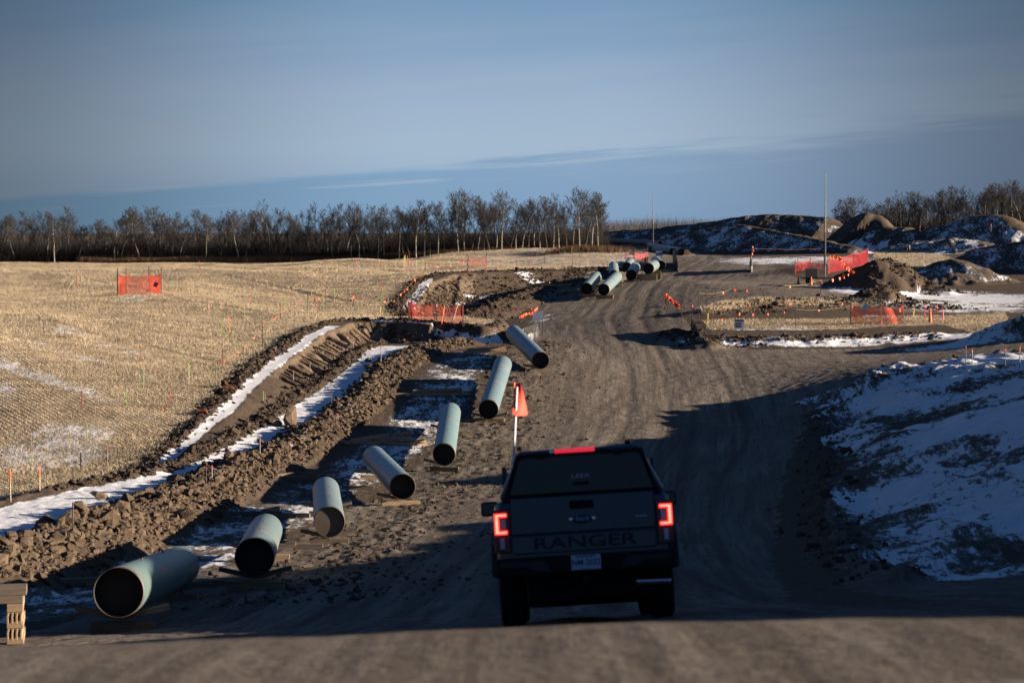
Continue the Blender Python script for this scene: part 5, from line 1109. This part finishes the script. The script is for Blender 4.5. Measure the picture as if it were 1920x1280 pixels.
        for (yy, tl) in ((1.10, 'rear'), (4.32, 'front')):
            wh = empty('wheel', (X(.79), yy, .385)); wh.parent = t; ty = MB(); ty.lathe([(.24,-.13),(.34,-.135),(.378,-.115),(.386,-.05),(.386,.05),(.378,.115),(.34,.135),(.24,.13)], 40, 'X')
            for k in range(40):
                a = k/40*6.283; ty.box((.06*(1 if k % 2 else -1), math.cos(a)*.388, math.sin(a)*.388), (.11,.035,.014), Matrix.Rotation(a-math.pi/2, 3, 'X'))
            ty.build('tyre', tyre, wh); rm = MB(); rm.lathe([(.001,X(.03)),(.07,X(.06)),(.10,X(.02)),(.22,X(.05)),(.245,X(.12))], 24, 'X'); rm.build('rim', paintd, wh, True)
            if tl == 'rear': mf = MB(); mf.box((X(.80),1.58,.42), (.28,.02,.34)); mf.build('mud_flap', blk, t)
    # bumper
    bp = MB(); bp.loft([[(x_, y_, z_) for (y_, z_) in ((.0,.70),(.0,.52),(.06,.47),(.18,.47),(.2,.72),(.05,.73))] for x_ in (-.88,-.40)], True); 
    bp2 = MB(); bp2.box((0,.06,.60), (1.86,.14,.20)); bum = bp2.build('bumper', blk, t, bevel=.03)
    for sx in (-1, 1): pnl = MB(); pnl.prism([(sx*.88,.66),(sx*.42,.655),(sx*.36,.545),(sx*.50,.555),(sx*.62,.60),(sx*.88,.60)][::sx], -.02, -.006); pnl.build('bumper_face', paintd, bum)
    pl = MB(); pl.box((0,-.022,.615), (.305,.012,.152)); p_ = pl.build('licence_plate', plate, t, bevel=.004); text('NM·2032', (0, -.030, .612), .085, ink, p_, 'lettering', .001, sx=.92); MB().box((0,-.029,.676), (.2,.003,.012)).build('plate_header', ink, p_); MB().box((0,-.03,.553), (.09,.004,.012)).build('plate_sticker', letter, p_)
    # chassis, axle and dark fill under the body
    ub = MB(); ub.box((0,.32,.44), (1.10,.16,.12)); ub.box((-.45,2.6,.46), (.12,4.6,.14)); ub.box((.45,2.6,.46), (.12,4.6,.14)); ub.build('chassis_frame', blk, t)
    axl = MB(); axl.tube((-.7,1.1,.36), (.7,1.1,.36), .055, .055, 10); axl.lathe([(.001,-.17),(.12,-.12),(.16,0),(.12,.12),(.001,.17)], 14, 'X', (.0,1.1,.36)); axl.build('rear_axle', blk, t)
    sk = MB(); sk.box((0,1.95,.34), (1.25,1.2,.34)); sk.box((0,.55,.38), (1.25,.5,.30)); sk.box((0,3.2,.33), (1.3,1.0,.30)); sk.box((0,4.5,.34), (1.5,.9,.34)); sk.build('underbody_shade_fill', blk, t, bevel=.03)  # black boxes hung low, filling in the shade beneath the truck
    ex = MB(); ex.tube((.50,.05,.385), (.86,.12,.375), .028, .028, 10); ex.build('exhaust', chrome, t); MB().box((0,-.02,.45), (.08,.14,.08)).build('hitch', blk, t)
    # whip and pennant
    inv = t.matrix_basis.inverted() if hasattr(t, 'matrix_basis') else t.matrix_world.inverted()
    bpy.context.view_layer.update(); inv = t.matrix_world.inverted()
    pA = inv @ Vector(at(958, 1000, 27.2)); pB = inv @ Vector(at(963, 860, 27.2)); pC = inv @ Vector(at(969, 724, 27.2)); pA = Vector((-.90, pB.y, .98))
    wp = MB(); wp.path([pA, pB, pC], .016, 6); wo = wp.build('whip_pole', M['white'], t)
    fl = MB(); fr_, bk_ = [], []
    for k in range(7):
        u = k/6; py_ = 717+60*u; xl = 965-4*u; xr = 976+14*u**.9; bow = .03*math.sin(u*4)
        for q in range(4): vv = q/3; fr_.append(inv @ (Vector(at(xl+(xr-xl)*vv, py_+2*math.sin(vv*3), 27.15+.15*vv*(.3+u)))+Vector((0, bow+.035*math.sin(vv*5+u*2), 0))))
    n_ = len(fr_); bk_ = [v+Vector((0,.008,0)) for v in fr_]; fs = []
    for k in range(6):
        for q in range(3): c_ = (k*4+q, k*4+q+1, (k+1)*4+q+1, (k+1)*4+q); fs += [c_, tuple(n_+i for i in c_[::-1])]
    fl.add(fr_+bk_, fs); fl.build('pennant', mat('pennant', (.80,.060,.022), .7), wo, True)
    return t
truck()
